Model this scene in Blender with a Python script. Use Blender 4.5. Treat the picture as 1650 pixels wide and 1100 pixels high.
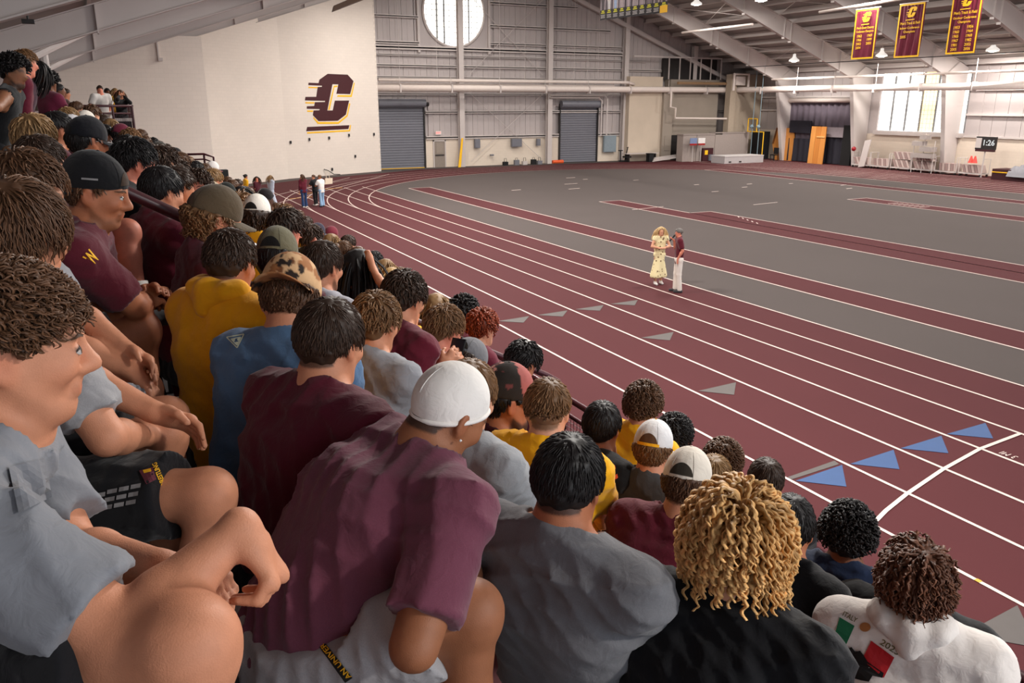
import bpy, bmesh, math, random
import numpy as np
from mathutils import Vector, Matrix
for _o in list(bpy.data.objects): bpy.data.objects.remove(_o)
S = bpy.context.scene
COL = S.collection
PI = math.pi
# ------------------------------------------------------------------ camera
F_PX, HCAM = 1300.0, 5.2
VPX, VPY = 140.0, 167.0                       # vanishing point of the straightaway (+Y)
PITCH = math.atan((550 - VPY) / F_PX)
YAW = math.atan((825 - VPX) / math.hypot(F_PX, 550 - VPY))
FW = np.array([math.sin(YAW) * math.cos(PITCH), math.cos(YAW) * math.cos(PITCH), -math.sin(PITCH)])
RT = np.array([math.cos(YAW), -math.sin(YAW), 0.0])
UP = np.cross(RT, FW)
CAM = np.array([0, 0, HCAM])
def ray(x, y): return FW + RT * (x - 825) / F_PX - UP * (y - 550) / F_PX
def at(x, y, d): return CAM + ray(x, y) * d
def atz(x, y, z): r = ray(x, y); return CAM + r * ((z - HCAM) / r[2])
def aty(x, y, Y): r = ray(x, y); return CAM + r * (Y / r[1])
def atx(x, y, X): r = ray(x, y); return CAM + r * (X / r[0])
cam = bpy.data.objects.new('camera', bpy.data.cameras.new('camera')); COL.objects.link(cam)
cam.matrix_world = Matrix([[RT[0], UP[0], -FW[0], 0], [RT[1], UP[1], -FW[1], 0], [RT[2], UP[2], -FW[2], HCAM], [0, 0, 0, 1]])
cam.data.sensor_width = 36; cam.data.lens = F_PX / 1650 * 36; cam.data.clip_start = .05; cam.data.clip_end = 400
S.camera = cam
# ------------------------------------------------------------------ world, exposure
W = bpy.data.worlds.new('world'); S.world = W; W.use_nodes = True
W.node_tree.nodes['Background'].inputs[0].default_value = (.75, .82, .9, 1)
W.node_tree.nodes['Background'].inputs[1].default_value = 1.2
S.view_settings.view_transform = 'Standard'; S.view_settings.look = 'None'
S.view_settings.gamma = 1; S.view_settings.use_curve_mapping = False
S.view_settings.exposure = 0.6
LAMP_W = 520.0                                 # watts of each high-bay lamp
LAMP_COL = (1.0, .955, .90)
S.cycles.max_bounces = 6; S.cycles.diffuse_bounces = 4; S.cycles.glossy_bounces = 2
S.cycles.transmission_bounces = 3; S.cycles.sample_clamp_indirect = 4; S.cycles.use_denoising = True
random.seed(7); RNG = np.random.default_rng(7)
# ------------------------------------------------------------------ materials
MATS = {}
def srgb(c):
    return tuple(((v / 255) / 12.92 if v / 255 <= .04045 else ((v / 255 + .055) / 1.055) ** 2.4) for v in c)
def new_mat(name):
    m = bpy.data.materials.new(name); m.use_nodes = True
    return m, m.node_tree.nodes, m.node_tree.links, m.node_tree.nodes['Principled BSDF']
def mat(name, rgb, rough=.6, metal=0., var=.12, scale=6., bump=0., bscale=60., spec=.4, stretch=None, emit=0.):
    """plain procedural surface: base colour broken by noise, optional fine bump"""
    key = name
    if key in MATS: return MATS[key]
    m, N, L, B = new_mat(name)
    c = srgb(rgb)
    B.inputs['Roughness'].default_value = rough; B.inputs['Metallic'].default_value = metal
    B.inputs['Specular IOR Level'].default_value = spec
    tc = N.new('ShaderNodeTexCoord'); mp = N.new('ShaderNodeMapping'); L.new(tc.outputs['Object'], mp.inputs[0])
    if stretch: mp.inputs['Scale'].default_value = stretch
    nz = N.new('ShaderNodeTexNoise'); nz.inputs['Scale'].default_value = scale; nz.inputs['Detail'].default_value = 5
    L.new(mp.outputs[0], nz.inputs['Vector'])
    mx = N.new('ShaderNodeMix'); mx.data_type = 'RGBA'
    mx.inputs[6].default_value = (*[v * (1 - var) for v in c], 1); mx.inputs[7].default_value = (*[min(1, v * (1 + var)) for v in c], 1)
    L.new(nz.outputs['Fac'], mx.inputs[0]); L.new(mx.outputs[2], B.inputs['Base Color'])
    if bump:
        n2 = N.new('ShaderNodeTexNoise'); n2.inputs['Scale'].default_value = bscale; n2.inputs['Detail'].default_value = 3
        L.new(mp.outputs[0], n2.inputs['Vector'])
        bp = N.new('ShaderNodeBump'); bp.inputs['Strength'].default_value = bump; bp.inputs['Distance'].default_value = .02
        L.new(n2.outputs['Fac'], bp.inputs['Height']); L.new(bp.outputs[0], B.inputs['Normal'])
    if emit:
        B.inputs['Emission Color'].default_value = (*c, 1); B.inputs['Emission Strength'].default_value = emit
    MATS[key] = m; return m
def attr_mat(name, rough=.5, spec=.4, bump=0., bscale=300., sss=0., stretch=None):
    """surface whose colour is the mesh's own colour attribute 'col'"""
    if name in MATS: return MATS[name]
    m, N, L, B = new_mat(name)
    a = N.new('ShaderNodeAttribute'); a.attribute_name = 'col'
    tc = N.new('ShaderNodeTexCoord'); nz = N.new('ShaderNodeTexNoise'); nz.inputs['Scale'].default_value = 35; nz.inputs['Detail'].default_value = 4
    L.new(tc.outputs['Object'], nz.inputs['Vector'])
    mr = N.new('ShaderNodeMapRange'); mr.inputs[3].default_value = .84; mr.inputs[4].default_value = 1.16; L.new(nz.outputs['Fac'], mr.inputs[0])
    mx = N.new('ShaderNodeVectorMath'); mx.operation = 'SCALE'; L.new(a.outputs['Color'], mx.inputs[0]); L.new(mr.outputs[0], mx.inputs['Scale'])
    L.new(mx.outputs[0], B.inputs['Base Color'])
    B.inputs['Roughness'].default_value = rough; B.inputs['Specular IOR Level'].default_value = spec
    if sss:
        B.inputs['Subsurface Weight'].default_value = sss; B.inputs['Subsurface Radius'].default_value = (.012, .005, .003); B.inputs['Subsurface Scale'].default_value = 1
    if bump:
        n2 = N.new('ShaderNodeTexNoise'); n2.inputs['Scale'].default_value = bscale; n2.inputs['Detail'].default_value = 2
        L.new(tc.outputs['Object'], n2.inputs['Vector'])
        bp = N.new('ShaderNodeBump'); bp.inputs['Strength'].default_value = bump; bp.inputs['Distance'].default_value = .004
        L.new(n2.outputs['Fac'], bp.inputs['Height']); L.new(bp.outputs[0], B.inputs['Normal'])
    MATS[name] = m; return m
def block_mat(name, rgb, bw=.4, bh=.2):
    """painted concrete block wall: mortar joints as fine relief"""
    if name in MATS: return MATS[name]
    m, N, L, B = new_mat(name); c = srgb(rgb)
    tc = N.new('ShaderNodeTexCoord'); br = N.new('ShaderNodeTexBrick')
    uv = N.new('ShaderNodeUVMap'); L.new(uv.outputs[0], br.inputs['Vector'])
    br.inputs['Scale'].default_value = 1; br.inputs['Brick Width'].default_value = bw; br.inputs['Row Height'].default_value = bh
    br.inputs['Mortar Size'].default_value = .006; br.inputs['Color1'].default_value = (*c, 1); br.inputs['Color2'].default_value = (*[v * .97 for v in c], 1)
    br.inputs['Mortar'].default_value = (*[v * .9 for v in c], 1)
    nz = N.new('ShaderNodeTexNoise'); nz.inputs['Scale'].default_value = .4; nz.inputs['Detail'].default_value = 6; L.new(tc.outputs['Object'], nz.inputs['Vector'])
    mr = N.new('ShaderNodeMapRange'); mr.inputs[3].default_value = .93; mr.inputs[4].default_value = 1.05; L.new(nz.outputs['Fac'], mr.inputs[0])
    sc = N.new('ShaderNodeVectorMath'); sc.operation = 'SCALE'; L.new(br.outputs['Color'], sc.inputs[0]); L.new(mr.outputs[0], sc.inputs['Scale'])
    L.new(sc.outputs[0], B.inputs['Base Color']); B.inputs['Roughness'].default_value = .75
    bp = N.new('ShaderNodeBump'); bp.inputs['Strength'].default_value = .15; bp.inputs['Distance'].default_value = .01; bp.invert = True
    L.new(br.outputs['Fac'], bp.inputs['Height']); L.new(bp.outputs[0], B.inputs['Normal'])
    MATS[name] = m; return m
# ------------------------------------------------------------------ mesh helpers
def tag(o, label=None, cat=None, group=None, kind=None):
    if label: o['label'] = label
    if cat: o['category'] = cat
    if group: o['group'] = group
    if kind: o['kind'] = kind
    return o
def link(name, me, m=None, parent=None):
    o = bpy.data.objects.new(name, me); COL.objects.link(o)
    if m is not None and len(me.materials) == 0: me.materials.append(m)
    if parent is not None: o.parent = parent
    return o
def empty(name, loc=(0, 0, 0), label=None, cat=None, group=None, kind=None):
    o = bpy.data.objects.new(name, None); COL.objects.link(o); o.location = loc; o.empty_display_size = .1
    return tag(o, label, cat, group, kind)
class MB:
    def __init__(s): s.v, s.f, s.mi = [], [], []
    def add(s, vs, fs, mi=0):
        n = len(s.v); s.v += [tuple(map(float, q)) for q in vs]; s.f += [tuple(i + n for i in q) for q in fs]; s.mi += [mi] * len(fs); return s
    def box(s, x0, x1, y0, y1, z0, z1, mi=0):
        return s.add([(x0, y0, z0), (x1, y0, z0), (x1, y1, z0), (x0, y1, z0), (x0, y0, z1), (x1, y0, z1), (x1, y1, z1), (x0, y1, z1)],
                     [(0, 3, 2, 1), (4, 5, 6, 7), (0, 1, 5, 4), (1, 2, 6, 5), (2, 3, 7, 6), (3, 0, 4, 7)], mi)
    def beam(s, a, b, w, h, up=(0, 0, 1), mi=0):
        a, b = np.array(a, float), np.array(b, float); d = b - a; d /= np.linalg.norm(d)
        r = np.cross(d, up); n = np.linalg.norm(r); r = r / n if n > 1e-6 else np.array([1., 0, 0]); u = np.cross(r, d)
        vs = [p + r * sx * w / 2 + u * sz * h / 2 for p in (a, b) for sx, sz in ((-1, -1), (1, -1), (1, 1), (-1, 1))]
        return s.add(vs, [(0, 1, 2, 3), (7, 6, 5, 4), (0, 4, 5, 1), (1, 5, 6, 2), (2, 6, 7, 3), (3, 7, 4, 0)], mi)
    def tube(s, pts, r, n=8, mi=0, cap=True):
        pts = [np.array(p, float) for p in pts]; rr = r if hasattr(r, '__len__') else [r] * len(pts)
        vs = []; prev = None
        for i, p in enumerate(pts):
            t = pts[min(i + 1, len(pts) - 1)] - pts[max(i - 1, 0)]; t /= np.linalg.norm(t) + 1e-9
            if prev is None:
                h = np.array([0, 0, 1.]) if abs(t[2]) < .9 else np.array([1., 0, 0]); a = np.cross(t, h)
            else: a = prev - t * (prev @ t)
            a /= np.linalg.norm(a) + 1e-9; prev = a; b = np.cross(t, a)
            vs += [p + rr[i] * (math.cos(2 * PI * k / n) * a + math.sin(2 * PI * k / n) * b) for k in range(n)]
        fs = [(i * n + k, i * n + (k + 1) % n, (i + 1) * n + (k + 1) % n, (i + 1) * n + k) for i in range(len(pts) - 1) for k in range(n)]
        if cap: fs += [tuple(range(n - 1, -1, -1)), tuple((len(pts) - 1) * n + k for k in range(n))]
        return s.add(vs, fs, mi)
    def prism(s, poly, ext, mi=0):
        """closed 3-D polygon extruded by vector ext"""
        n = len(poly); P = [np.array(p, float) for p in poly]; E = np.array(ext, float)
        return s.add(P + [p + E for p in P], [tuple(range(n)), tuple(range(2 * n - 1, n - 1, -1))] + [(k, k + n, (k + 1) % n + n, (k + 1) % n) for k in range(n)], mi)
    def lathe(s, prof, n=16, c=(0, 0, 0), mi=0):
        c = np.array(c, float)
        vs = [c + (r * math.cos(2 * PI * k / n), r * math.sin(2 * PI * k / n), z) for r, z in prof for k in range(n)]
        fs = [(i * n + k, i * n + (k + 1) % n, (i + 1) * n + (k + 1) % n, (i + 1) * n + k) for i in range(len(prof) - 1) for k in range(n)]
        return s.add(vs, fs, mi)
    def mesh(s, name, smooth=False, uv=None):
        me = bpy.data.meshes.new(name); me.from_pydata(s.v, [], s.f)
        if any(s.mi): me.polygons.foreach_set('material_index', s.mi)
        if smooth: me.polygons.foreach_set('use_smooth', [True] * len(me.polygons))
        bm = bmesh.new(); bm.from_mesh(me); bmesh.ops.recalc_face_normals(bm, faces=bm.faces)
        if uv:
            l = bm.loops.layers.uv.new('UVMap')
            for f in bm.faces:
                for lp in f.loops: lp[l].uv = uv(lp.vert.co)
        bm.to_mesh(me); bm.free(); return me
    def build(s, name, m=None, parent=None, smooth=False, uv=None):
        me = s.mesh(name, smooth, uv)
        if isinstance(m, (list, tuple)):
            for q in m: me.materials.append(q)
            return link(name, me, None, parent)
        return link(name, me, m, parent)
def struct(o): o['kind'] = 'structure'; return o
def box(name, x0, x1, y0, y1, z0, z1, m, parent=None): return MB().box(x0, x1, y0, y1, z0, z1).build(name, m, parent)
_txt = {}
def text_polys(s, size=1.0, bold=0.0):
    """flat text as (verts, faces), centred on x, baseline at y=0"""
    key = (s, bold)
    if key not in _txt:
        cu = bpy.data.curves.new('t', 'FONT'); cu.body = s; cu.size = 1; cu.align_x = 'CENTER'; cu.offset = bold; cu.resolution_u = 2
        o = bpy.data.objects.new('t', cu); COL.objects.link(o)
        dg = bpy.context.evaluated_depsgraph_get(); dg.update(); me = o.evaluated_get(dg).to_mesh()
        _txt[key] = (np.array([v.co[:] for v in me.vertices]).reshape(-1, 3), [tuple(p.vertices) for p in me.polygons])
        o.evaluated_get(dg).to_mesh_clear(); bpy.data.objects.remove(o); bpy.data.curves.remove(cu)
    v, f = _txt[key]; return v * size, f
# ================================================================== THE HALL
M_track = mat('track_maroon', (79, 39, 42), .85, var=.07, scale=.6, bump=.25, bscale=180, spec=.12)
M_infield = mat('infield_grey', (80, 72, 70), .85, var=.07, scale=.35, bump=.2, bscale=160, spec=.12)
M_line = mat('line_white', (206, 186, 178), .6, var=.06, scale=9)
M_blue = mat('mark_blue', (46, 74, 118), .7, var=.08)
M_gmark = mat('mark_grey', (82, 76, 74), .7, var=.08)
M_ymark = mat('mark_yellow', (214, 160, 60), .7)
M_steel = mat('painted_steel', (196, 186, 182), .5, var=.05, scale=1.2)
M_panel = mat('wall_panel', (178, 168, 166), .55, var=.06, scale=.8)
M_deck = mat('roof_deck', (158, 152, 148), .7, var=.08, scale=.5)
M_cream = block_mat('cream_block', (222, 207, 190))
M_white = block_mat('white_block', (230, 218, 207))
M_pipe = mat('white_pipe', (222, 208, 200), .5, var=.06)
M_dark = mat('dark_steel', (38, 34, 34), .5)
M_shut = mat('shutter_grey', (112, 112, 120), .45, var=.06, spec=.5)
M_maroonsteel = mat('maroon_rail', (66, 26, 32), .35, var=.1, spec=.5)
M_black = mat('black_matte', (16, 15, 17), .7)
M_gold = mat('gold', (246, 190, 30), .6, var=.05)
M_maroon = mat('maroon_paint', (92, 22, 36), .65, var=.06)
M_grate = mat('deck_board', (70, 66, 66), .6)

YF, XR, YN = 65.5, 59.7, -8.0                 # far wall, right wall, near end
def roof_z(X): return min(7.86 + .335 * X, 28.87 - .345 * X)
# ---- floor with its markings
floor = struct(box('floor', -5, XR + .4, YN, YF + .4, -.3, 0, M_track))
XL = [8.34, 9.50, 10.67, 11.84, 13.0, 14.15, 15.35]
CX, CY = 31.35, 40.2
def flat(name, poly, z, m):
    P = [(x, y, z - .003) for x, y in poly]
    return MB().prism(P, (0, 0, .003)).build(name, m, floor)
def ring(name, r0, r1, a0, a1, z, m, n=64, c=(CX, CY)):
    b = MB(); vs = []
    for k in range(n + 1):
        a = a0 + (a1 - a0) * k / n
        for r in (r0, r1): vs.append((c[0] + r * math.cos(a), c[1] + r * math.sin(a), z))
    b.add(vs, [(2 * k, 2 * k + 1, 2 * k + 3, 2 * k + 2) for k in range(n)]); return b.build(name, m, floor)
R0 = 18.35
inf = [(15.35, YN), (49.65, YN), (49.65, CY)] + [(CX + R0 * math.cos(a), CY + R0 * math.sin(a)) for a in np.linspace(0, PI - .505, 60)]
flat('infield', inf, .004, M_infield)
for i, x in enumerate(XL):
    flat('lane_line', [(x - .028, YN), (x + .028, YN), (x + .028, 52 + .0 * i), (x - .028, 52)], .008, M_line)
for k in range(5):
    r = R0 + 1.165 * k; ring('curve_line', r - .028, r + .028, 0.02, PI, .010, M_line)
for k in range(8):
    x = 49.65 + 1.1 * k; flat('lane_line', [(x - .03, YN), (x + .03, YN), (x + .03, 62 - .3 * k), (x - .03, 62 - .3 * k)], .008, M_line)
# second set of straight lines crossing the bend, seen past the standing girls
for x0 in (4.6, 5.8, 7.1):
    flat('lane_line', [(x0 - .03, 30), (x0 + .03, 30), (x0 + .03, 52 + x0 * .3), (x0 - .03, 52 + x0 * .3)], .008, M_line)
for (u0, v0, u1, v1) in ((6.4, 45.5, 16.5, 59.0), (7.6, 44.0, 20.0, 60.5)):
    d = np.array([v1 - v0, u0 - u1]); d = d / np.linalg.norm(d) * .03
    flat('crossing_line', [(u0 - d[0], v0 - d[1]), (u0 + d[0], v0 + d[1]), (u1 + d[0], v1 + d[1]), (u1 - d[0], v1 - d[1])], .009, M_line)
def runway(x0, x1, y1, z=.006, ymid=None):
    flat('runway', [(x0, YN), (x1, YN), (x1, y1), (x0, y1)], z, M_track)
    for x in (x0, x1): flat('runway_line', [(x - .03, YN), (x + .03, YN), (x + .03, y1), (x - .03, y1)], z + .003, M_line)
    flat('runway_line', [(x0, y1 - .05), (x1, y1 - .05), (x1, y1), (x0, y1)], z + .003, M_line)
runway(17.7, 19.15, 49.7); runway(24.6, 26.0, 38.0); runway(26.0, 27.3, 31.9); runway(44.45, 45.9, 53); runway(37.75, 39.3, 32.6)
for i, x in enumerate(np.linspace(26.3, 27.0, 5)): flat('runway_mark', [(x, 27.5 + i * .5), (x + .06, 27.5 + i * .5), (x + .25, 27.8 + i * .5), (x + .19, 27.8 + i * .5)], .0105, M_line)
for i in range(7): flat('runway_mark', [(38.1, 28.2 + i * .32), (38.9, 28.2 + i * .32), (38.9, 28.26 + i * .32), (38.1, 28.26 + i * .32)], .0105, M_line)
for u, v, w, h in ((24.2, 34.2, 2.2, .07), (31.2, 33.0, 2.0, .07), (23.0, 45.5, .7, .12), (28, 47.5, 1.1, .1), (26.6, 44.6, .9, .1), (30.5, 51.5, .8, .12), (35.5, 43.2, .45, .12), (39, 42, .5, .12), (33.6, 39.2, .6, .1), (37.2, 40.5, .5, .1), (33.8, 47.8, .5, .1), (31.0, 50.0, .4, .1), (42.5, 36.8, .6, .1), (44, 38.6, .6, .1), (41.8, 41, .4, .1)):
    flat('field_mark', [(u, v), (u + w, v + w * .15), (u + w, v + w * .15 + h), (u, v + h)], .007, M_line)
for i in range(5):                                         # blue relay-zone triangles, one per lane
    x = XL[i] + .06 if i < 4 else 7.2
    flat('zone_triangle', [(x, 7.58 + .05 * i if i < 4 else 7.45), (x + 1.02, 7.66 + .03 * i), (x + .5, 7.12 + .05 * i)], .007, M_blue)
flat('zone_triangle', [(8.38, 7.72), (9.44, 7.82), (9.4, 7.70), (8.38, 7.64)], .0065, M_gmark)
for i, x in enumerate((8.45, 9.62, 10.79, 11.95)): flat('zone_triangle', [(x, 17.5 + .08 * i), (x + .93, 17.58 + .07 * i), (x + .5, 17.08 + .08 * i)], .007, M_gmark)
for x, y in ((10.76, 14.66), (9.6, 11.21), (7.3, 4.22)): flat('zone_triangle', [(x, y), (x + .98, y + .06), (x + .46, y - .47)], .007, M_gmark)
aw = [(8.19, 6.15), (8.8, 6.38), (9.46, 6.58), (10.61, 6.87), (11.81, 7.1), (12.94, 7.19), (13.0, 7.19)]
b = MB(); vs = []
for x, y in aw: vs += [(x, y - .032, .011), (x, y + .032, .011)]
b.add(vs, [(2 * k, 2 * k + 2, 2 * k + 3, 2 * k + 1) for k in range(len(aw) - 1)]).build('start_line', M_line, floor)
b = MB(); v, f = text_polys('3 MI'); b.add([(12.05 - q[1] * .2, 6.75 + q[0] * .14 - .0, .012) for q in v], f).build('floor_text', M_line, floor)
flat('hash_mark', [(8.31, 4.74), (8.37, 4.74), (8.37, 4.8), (8.31, 4.8)], .012, M_ymark)
for x, y in ((9.6, 47.0), (10.6, 49.3), (12.6, 51.4)): flat('hash_mark', [(x, y), (x + 1.4, y + .5), (x + 1.4, y + .62), (x, y + .12)], .012, M_ymark)
grey_edge = [(12.2, 59.9), (20.1, 63.4), (20.9, 65.4), (58, 65.4), (58, 63.9), (24, 63.9), (20.6, 62.2), (12.6, 58.7), (8, 55), (7.2, 55.4)]
flat('apron', grey_edge, .004, mat('apron_grey', (70, 64, 62), .85))

# ---- corner walls (painted block), two tall facets and a lower box in front of them
def wall_run(name, A, B_, z1a, z1b, thick, m):
    A, B_ = np.array(A, float), np.array(B_, float); d = (B_ - A) / np.linalg.norm(B_ - A); n = np.array([-d[1], d[0]]) * thick
    P = [(*A, 0), (*B_, 0), (*B_, z1b), (*A, z1a)]
    o = MB().prism(P, (*n, 0)).build(name, m, uv=lambda co: ((co.x - A[0]) * d[0] + (co.y - A[1]) * d[1], co.z)); return struct(o)
PA, PB, PC = (12.34, 60.08), (20.26, 63.57), (-1.6, 48.95)
wall_corner = wall_run('wall_corner', PA, PB, 12.0, 14.7, .3, M_white)
wall_bend = wall_run('wall_bend', PC, PA, 7.3, 12.0, .3, M_white)
MB().box(-3.9, -1.4, 49.2, 49.5, 0, 7.2).build('end_panel', M_white, wall_bend, uv=lambda c: (c.x, c.z))
wall_box = wall_run('wall_box', (-1.72, 44), (5.35, 44), 8.32, 8.32, .3, M_white)
MB().box(5.05, 5.35, 44.3, 53.5, 0, 8.32).build('return_panel', M_white, wall_box, uv=lambda c: (c.y, c.z))
MB().box(3.3, 3.36, 43.9, 44, 7.2, 8.3).box(3.3, 3.5, 43.85, 43.95, 7.15, 7.3).build('conduit', M_steel, wall_box)
MB().box(20.1, 20.4, 63.6, 65.6, 0, 14.7).build('return_panel', M_white, wall_corner, uv=lambda c: (c.y, c.z))
# the painted emblem
dW = (np.array(PB) - PA) / np.linalg.norm(np.array(PB) - PA); nW = np.array([dW[1], -dW[0]])
def on_corner(s, z, off): return (PA[0] + dW[0] * s + nW[0] * off, PA[1] + dW[1] * s + nW[1] * off, z)
EMB_C = [(4.04, 7.3), (5.9, 7.29), (6.43, 6.84), (6.04, 5.9), (4.73, 5.91), (4.97, 6.58), (4.42, 6.58), (3.8, 4.72), (4.3, 4.72), (4.55, 5.42), (5.91, 5.43), (5.52, 4.41), (4.72, 3.97), (2.94, 3.97), (2.46, 4.4), (2.55, 4.73), (3.09, 4.74), (3.11, 4.82), (1.96, 4.85), (1.99, 5.02), (2.64, 5.04), (2.72, 5.31), (3.63, 5.32), (3.65, 5.4), (1.85, 5.43), (1.92, 5.67), (2.87, 5.68), (3.06, 6.36), (3.44, 6.38), (3.46, 6.46), (2.24, 6.48), (2.28, 6.65), (3.16, 6.64), (3.26, 6.88)]
EMB_BAR = [(1.89, 3.58), (5.81, 3.63), (5.68, 3.35), (1.77, 3.28)]
EMB_Y = [[(2.25, 6.37), (3.06, 6.36), (3.03, 6.28), (2.24, 6.28)], [(1.88, 5.31), (2.69, 5.31), (2.65, 5.21), (1.88, 5.22)], [(1.98, 4.73), (2.52, 4.73), (2.48, 4.62), (1.99, 4.64)],
         [(6.55, 6.73), (6.18, 5.69), (4.78, 5.7), (4.86, 5.81), (6.09, 5.82), (6.45, 6.71)], [(6.01, 5.2), (5.68, 4.28), (4.77, 3.74), (2.86, 3.77), (2.49, 4.17), (2.51, 4.28), (2.93, 3.91), (4.75, 3.88), (5.61, 4.38), (5.88, 5.24)],
         [(4.54, 6.47), (4.9, 6.5), (4.86, 6.4), (4.59, 6.37), (4.02, 4.76), (3.87, 4.76)], [(1.84, 3.21), (5.75, 3.28), (5.87, 3.64), (5.97, 3.64), (5.83, 3.17), (1.84, 3.11)]]
emb = empty('wall_emblem', on_corner(4, 3.3, 0), 'large maroon letter C with speed lines and gold outline on the white wall', 'emblem')
def emb_part(name, polys, m, off):
    b = MB(); o0 = np.array(emb.location)
    for p in polys: b.prism([np.array(on_corner(s, z, off)) - o0 for s, z in p], (nW[0] * .01, nW[1] * .01, 0))
    return b.build(name, m, emb)
M_emb = mat('emblem_maroon', (66, 22, 28), .6)
emb_part('letter', [EMB_C], M_emb, .004); emb_part('underline', [EMB_BAR], M_emb, .004); emb_part('gold_outline', EMB_Y, M_gold, .004)
# small fittings on the corner walls
for s, z in ((.35, 2.55), (2.0, 2.7), (3.8, 2.75), (5.7, 2.9), (6.2, 1.3), (3.9, .45), (8.2, 2.9)):
    MB().box(*(lambda q: (q[0] - .06, q[0] + .06, q[1] - .08, q[1] + .04, q[2] - .1, q[2] + .1))(on_corner(s, z, .02))).build('wall_anchor', M_dark, wall_corner)
q = on_corner(3.1, .5, .06)
tag(MB().tube([np.array(q) + (0, 0, 0), np.array(q) + (.3, .0, -.1), np.array(q) + (.8, .2, -.42), np.array(q) + (1.3, .35, -.46)], .03, 6).build('power_cord', M_black), 'short black power cord hanging from the white corner wall to the floor', 'cord')
_r = ray(308, 220); _d = np.array(PA) - PC; _s = np.linalg.solve(np.array([[_r[0], -_d[0]], [_r[1], -_d[1]]]), np.array(PC) - CAM[:2])[0] - .35; q = CAM + _r * _s; tag(MB().box(q[0] - .17, q[0] + .17, q[1] - .08, q[1] + .08, q[2] - .14, q[2] + .14).build('fire_alarm', mat('alarm_red', (150, 25, 25), .4)), 'small red fire alarm box on the bright white bend wall', 'alarm')

# ---- far wall: cream block base, metal panels above, girts, columns
wall_far = struct(MB().box(20.2, XR, YF, YF + .3, 0, 2.45).build('wall_far', M_cream, uv=lambda c: (c.x, c.z)))
b = MB().box(20.2, XR + .4, YF + .24, YF + .3, 2.45, 18.6).build('backing', M_panel, wall_far)
SK = [(20.95, 24.8, 5.0), (37.95, 41.85, 4.9)]            # roller door openings
RWX, RWZ, RWR = 27.8, 12.4, 2.72                            # round window
x = 20.2
while x < XR:
    x1 = min(x + 1.02, XR); z0 = 2.45
    for a, c, zt in SK:
        if x1 > a and x < c: z0 = zt + .05
    segs = [(z0, min(roof_z(x), roof_z(x1)))]
    if abs((x + x1) / 2 - RWX) < RWR + .5: segs = [(z0, RWZ - RWR - .1), (RWZ + RWR + .1, roof_z(RWX))]
    for za, zb in segs:
        if zb - za > .2: MB().box(x + .012, x1 - .012, YF + .10, YF + .22, za, zb).box(x + .46, x + .56, YF + .08, YF + .11, za, zb).build('panel', M_panel, wall_far)
    x = x1
# panels around the round opening, cut to the circle
b = MB(); n = 48
ringp = [(RWX + RWR * math.cos(a), RWZ + RWR * math.sin(a)) for a in np.linspace(0, 2 * PI, n, endpoint=False)]
sq = [(RWX + (RWR + .75) * max(-1, min(1, 1.3 * math.cos(a))), RWZ + (RWR + .2) * max(-1, min(1, 1.3 * math.sin(a)))) for a in np.linspace(0, 2 * PI, n, endpoint=False)]
b.add([(p[0], YF + .1, p[1]) for p in ringp] + [(p[0], YF + .1, p[1]) for p in sq], [(k, (k + 1) % n, (k + 1) % n + n, k + n) for k in range(n)]).build('surround_panel', M_panel, wall_far)
M_glass = mat('daylight_panel', (255, 252, 244), .4, var=.02, emit=1.3)
M_glass_y = mat('daylight_panel_amber', (255, 226, 160), .4, var=.05, emit=1.0)
win1 = struct(empty('window_1', (RWX, YF, RWZ)))
b = MB(); b.add([(p[0] - RWX, .2, p[1] - RWZ) for p in ringp], [tuple(range(n))]).build('pane', M_glass, win1)
MB().tube([(p[0] - RWX, .02, p[1] - RWZ) for p in ringp + ringp[:2]], .1, 6, cap=False).build('frame', M_steel, win1)
M_mull = mat('mullion', (120, 120, 122), .5)
for i, dx in enumerate((-1.5, -.85, .62, 1.35)):
    h = math.sqrt(RWR ** 2 - dx ** 2); MB().box(dx - .04, dx + .04, .1, .18, -h, h).build('mullion', M_mull, win1)
b = MB()
for zz in np.arange(-2.4, 2.5, .42): h = math.sqrt(RWR ** 2 - zz ** 2); b.box(-h, h, .17, .19, zz - .022, zz + .022)
for zz in np.arange(-2.4, 2.5, .5): h = math.sqrt(RWR ** 2 - zz ** 2); b.box(zz - .018, zz + .018, .17, .19, -h, h)
b.build('grid', mat('grid_pale', (215, 215, 210), .5), win1)
MB().box(RWX - RWR - .55, RWX - RWR - .35, YF - .12, YF + .1, RWZ - 3.2, RWZ + 3.2).box(RWX + RWR + .3, RWX + RWR + .5, YF - .12, YF + .1, RWZ - 3.2, RWZ + 3.2).build('window_post', M_steel, wall_far)
for z, x0, x1, h in ((2.5, 25.0, 37.8, .18), (2.5, 42, 49, .18), (4.55, 25, 59.5, .14), (6.0, 20.4, 49.5, .12), (7.3, 20.4, 44.5, .1), (8.2, 20.4, 59.5, .14), (9.0, 20.4, 47, .1), (9.6, 20.4, 44.4, .22), (9.95, 20.4, 24.6, .16), (10.1, 31, 45, .14), (11.5, 31, 43, .16), (11.9, 20.4, 24.6, .14), (13.3, 31, 39.5, .16)):
    MB().box(x0, x1, YF - .14, YF + .08, z - h / 2, z + h / 2).box(x0, x1, YF - .14, YF - .1, z - h, z).build('girt', M_steel, wall_far)
for x in (28.1, 36.6, 44.6, 52.5):
    z1 = roof_z(x) - .3; MB().box(x - .22, x + .22, YF - .62, YF - .58, 0, z1).box(x - .22, x + .22, YF - .2, YF - .16, 0, z1).box(x - .03, x + .03, YF - .6, YF - .18, 0, z1).build('column', M_steel, wall_far)
MB().beam((33, YF - .5, 16.2), (59.5, YF - .5, 6.4), .3, .35).build('rafter', M_steel, wall_far)
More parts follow.
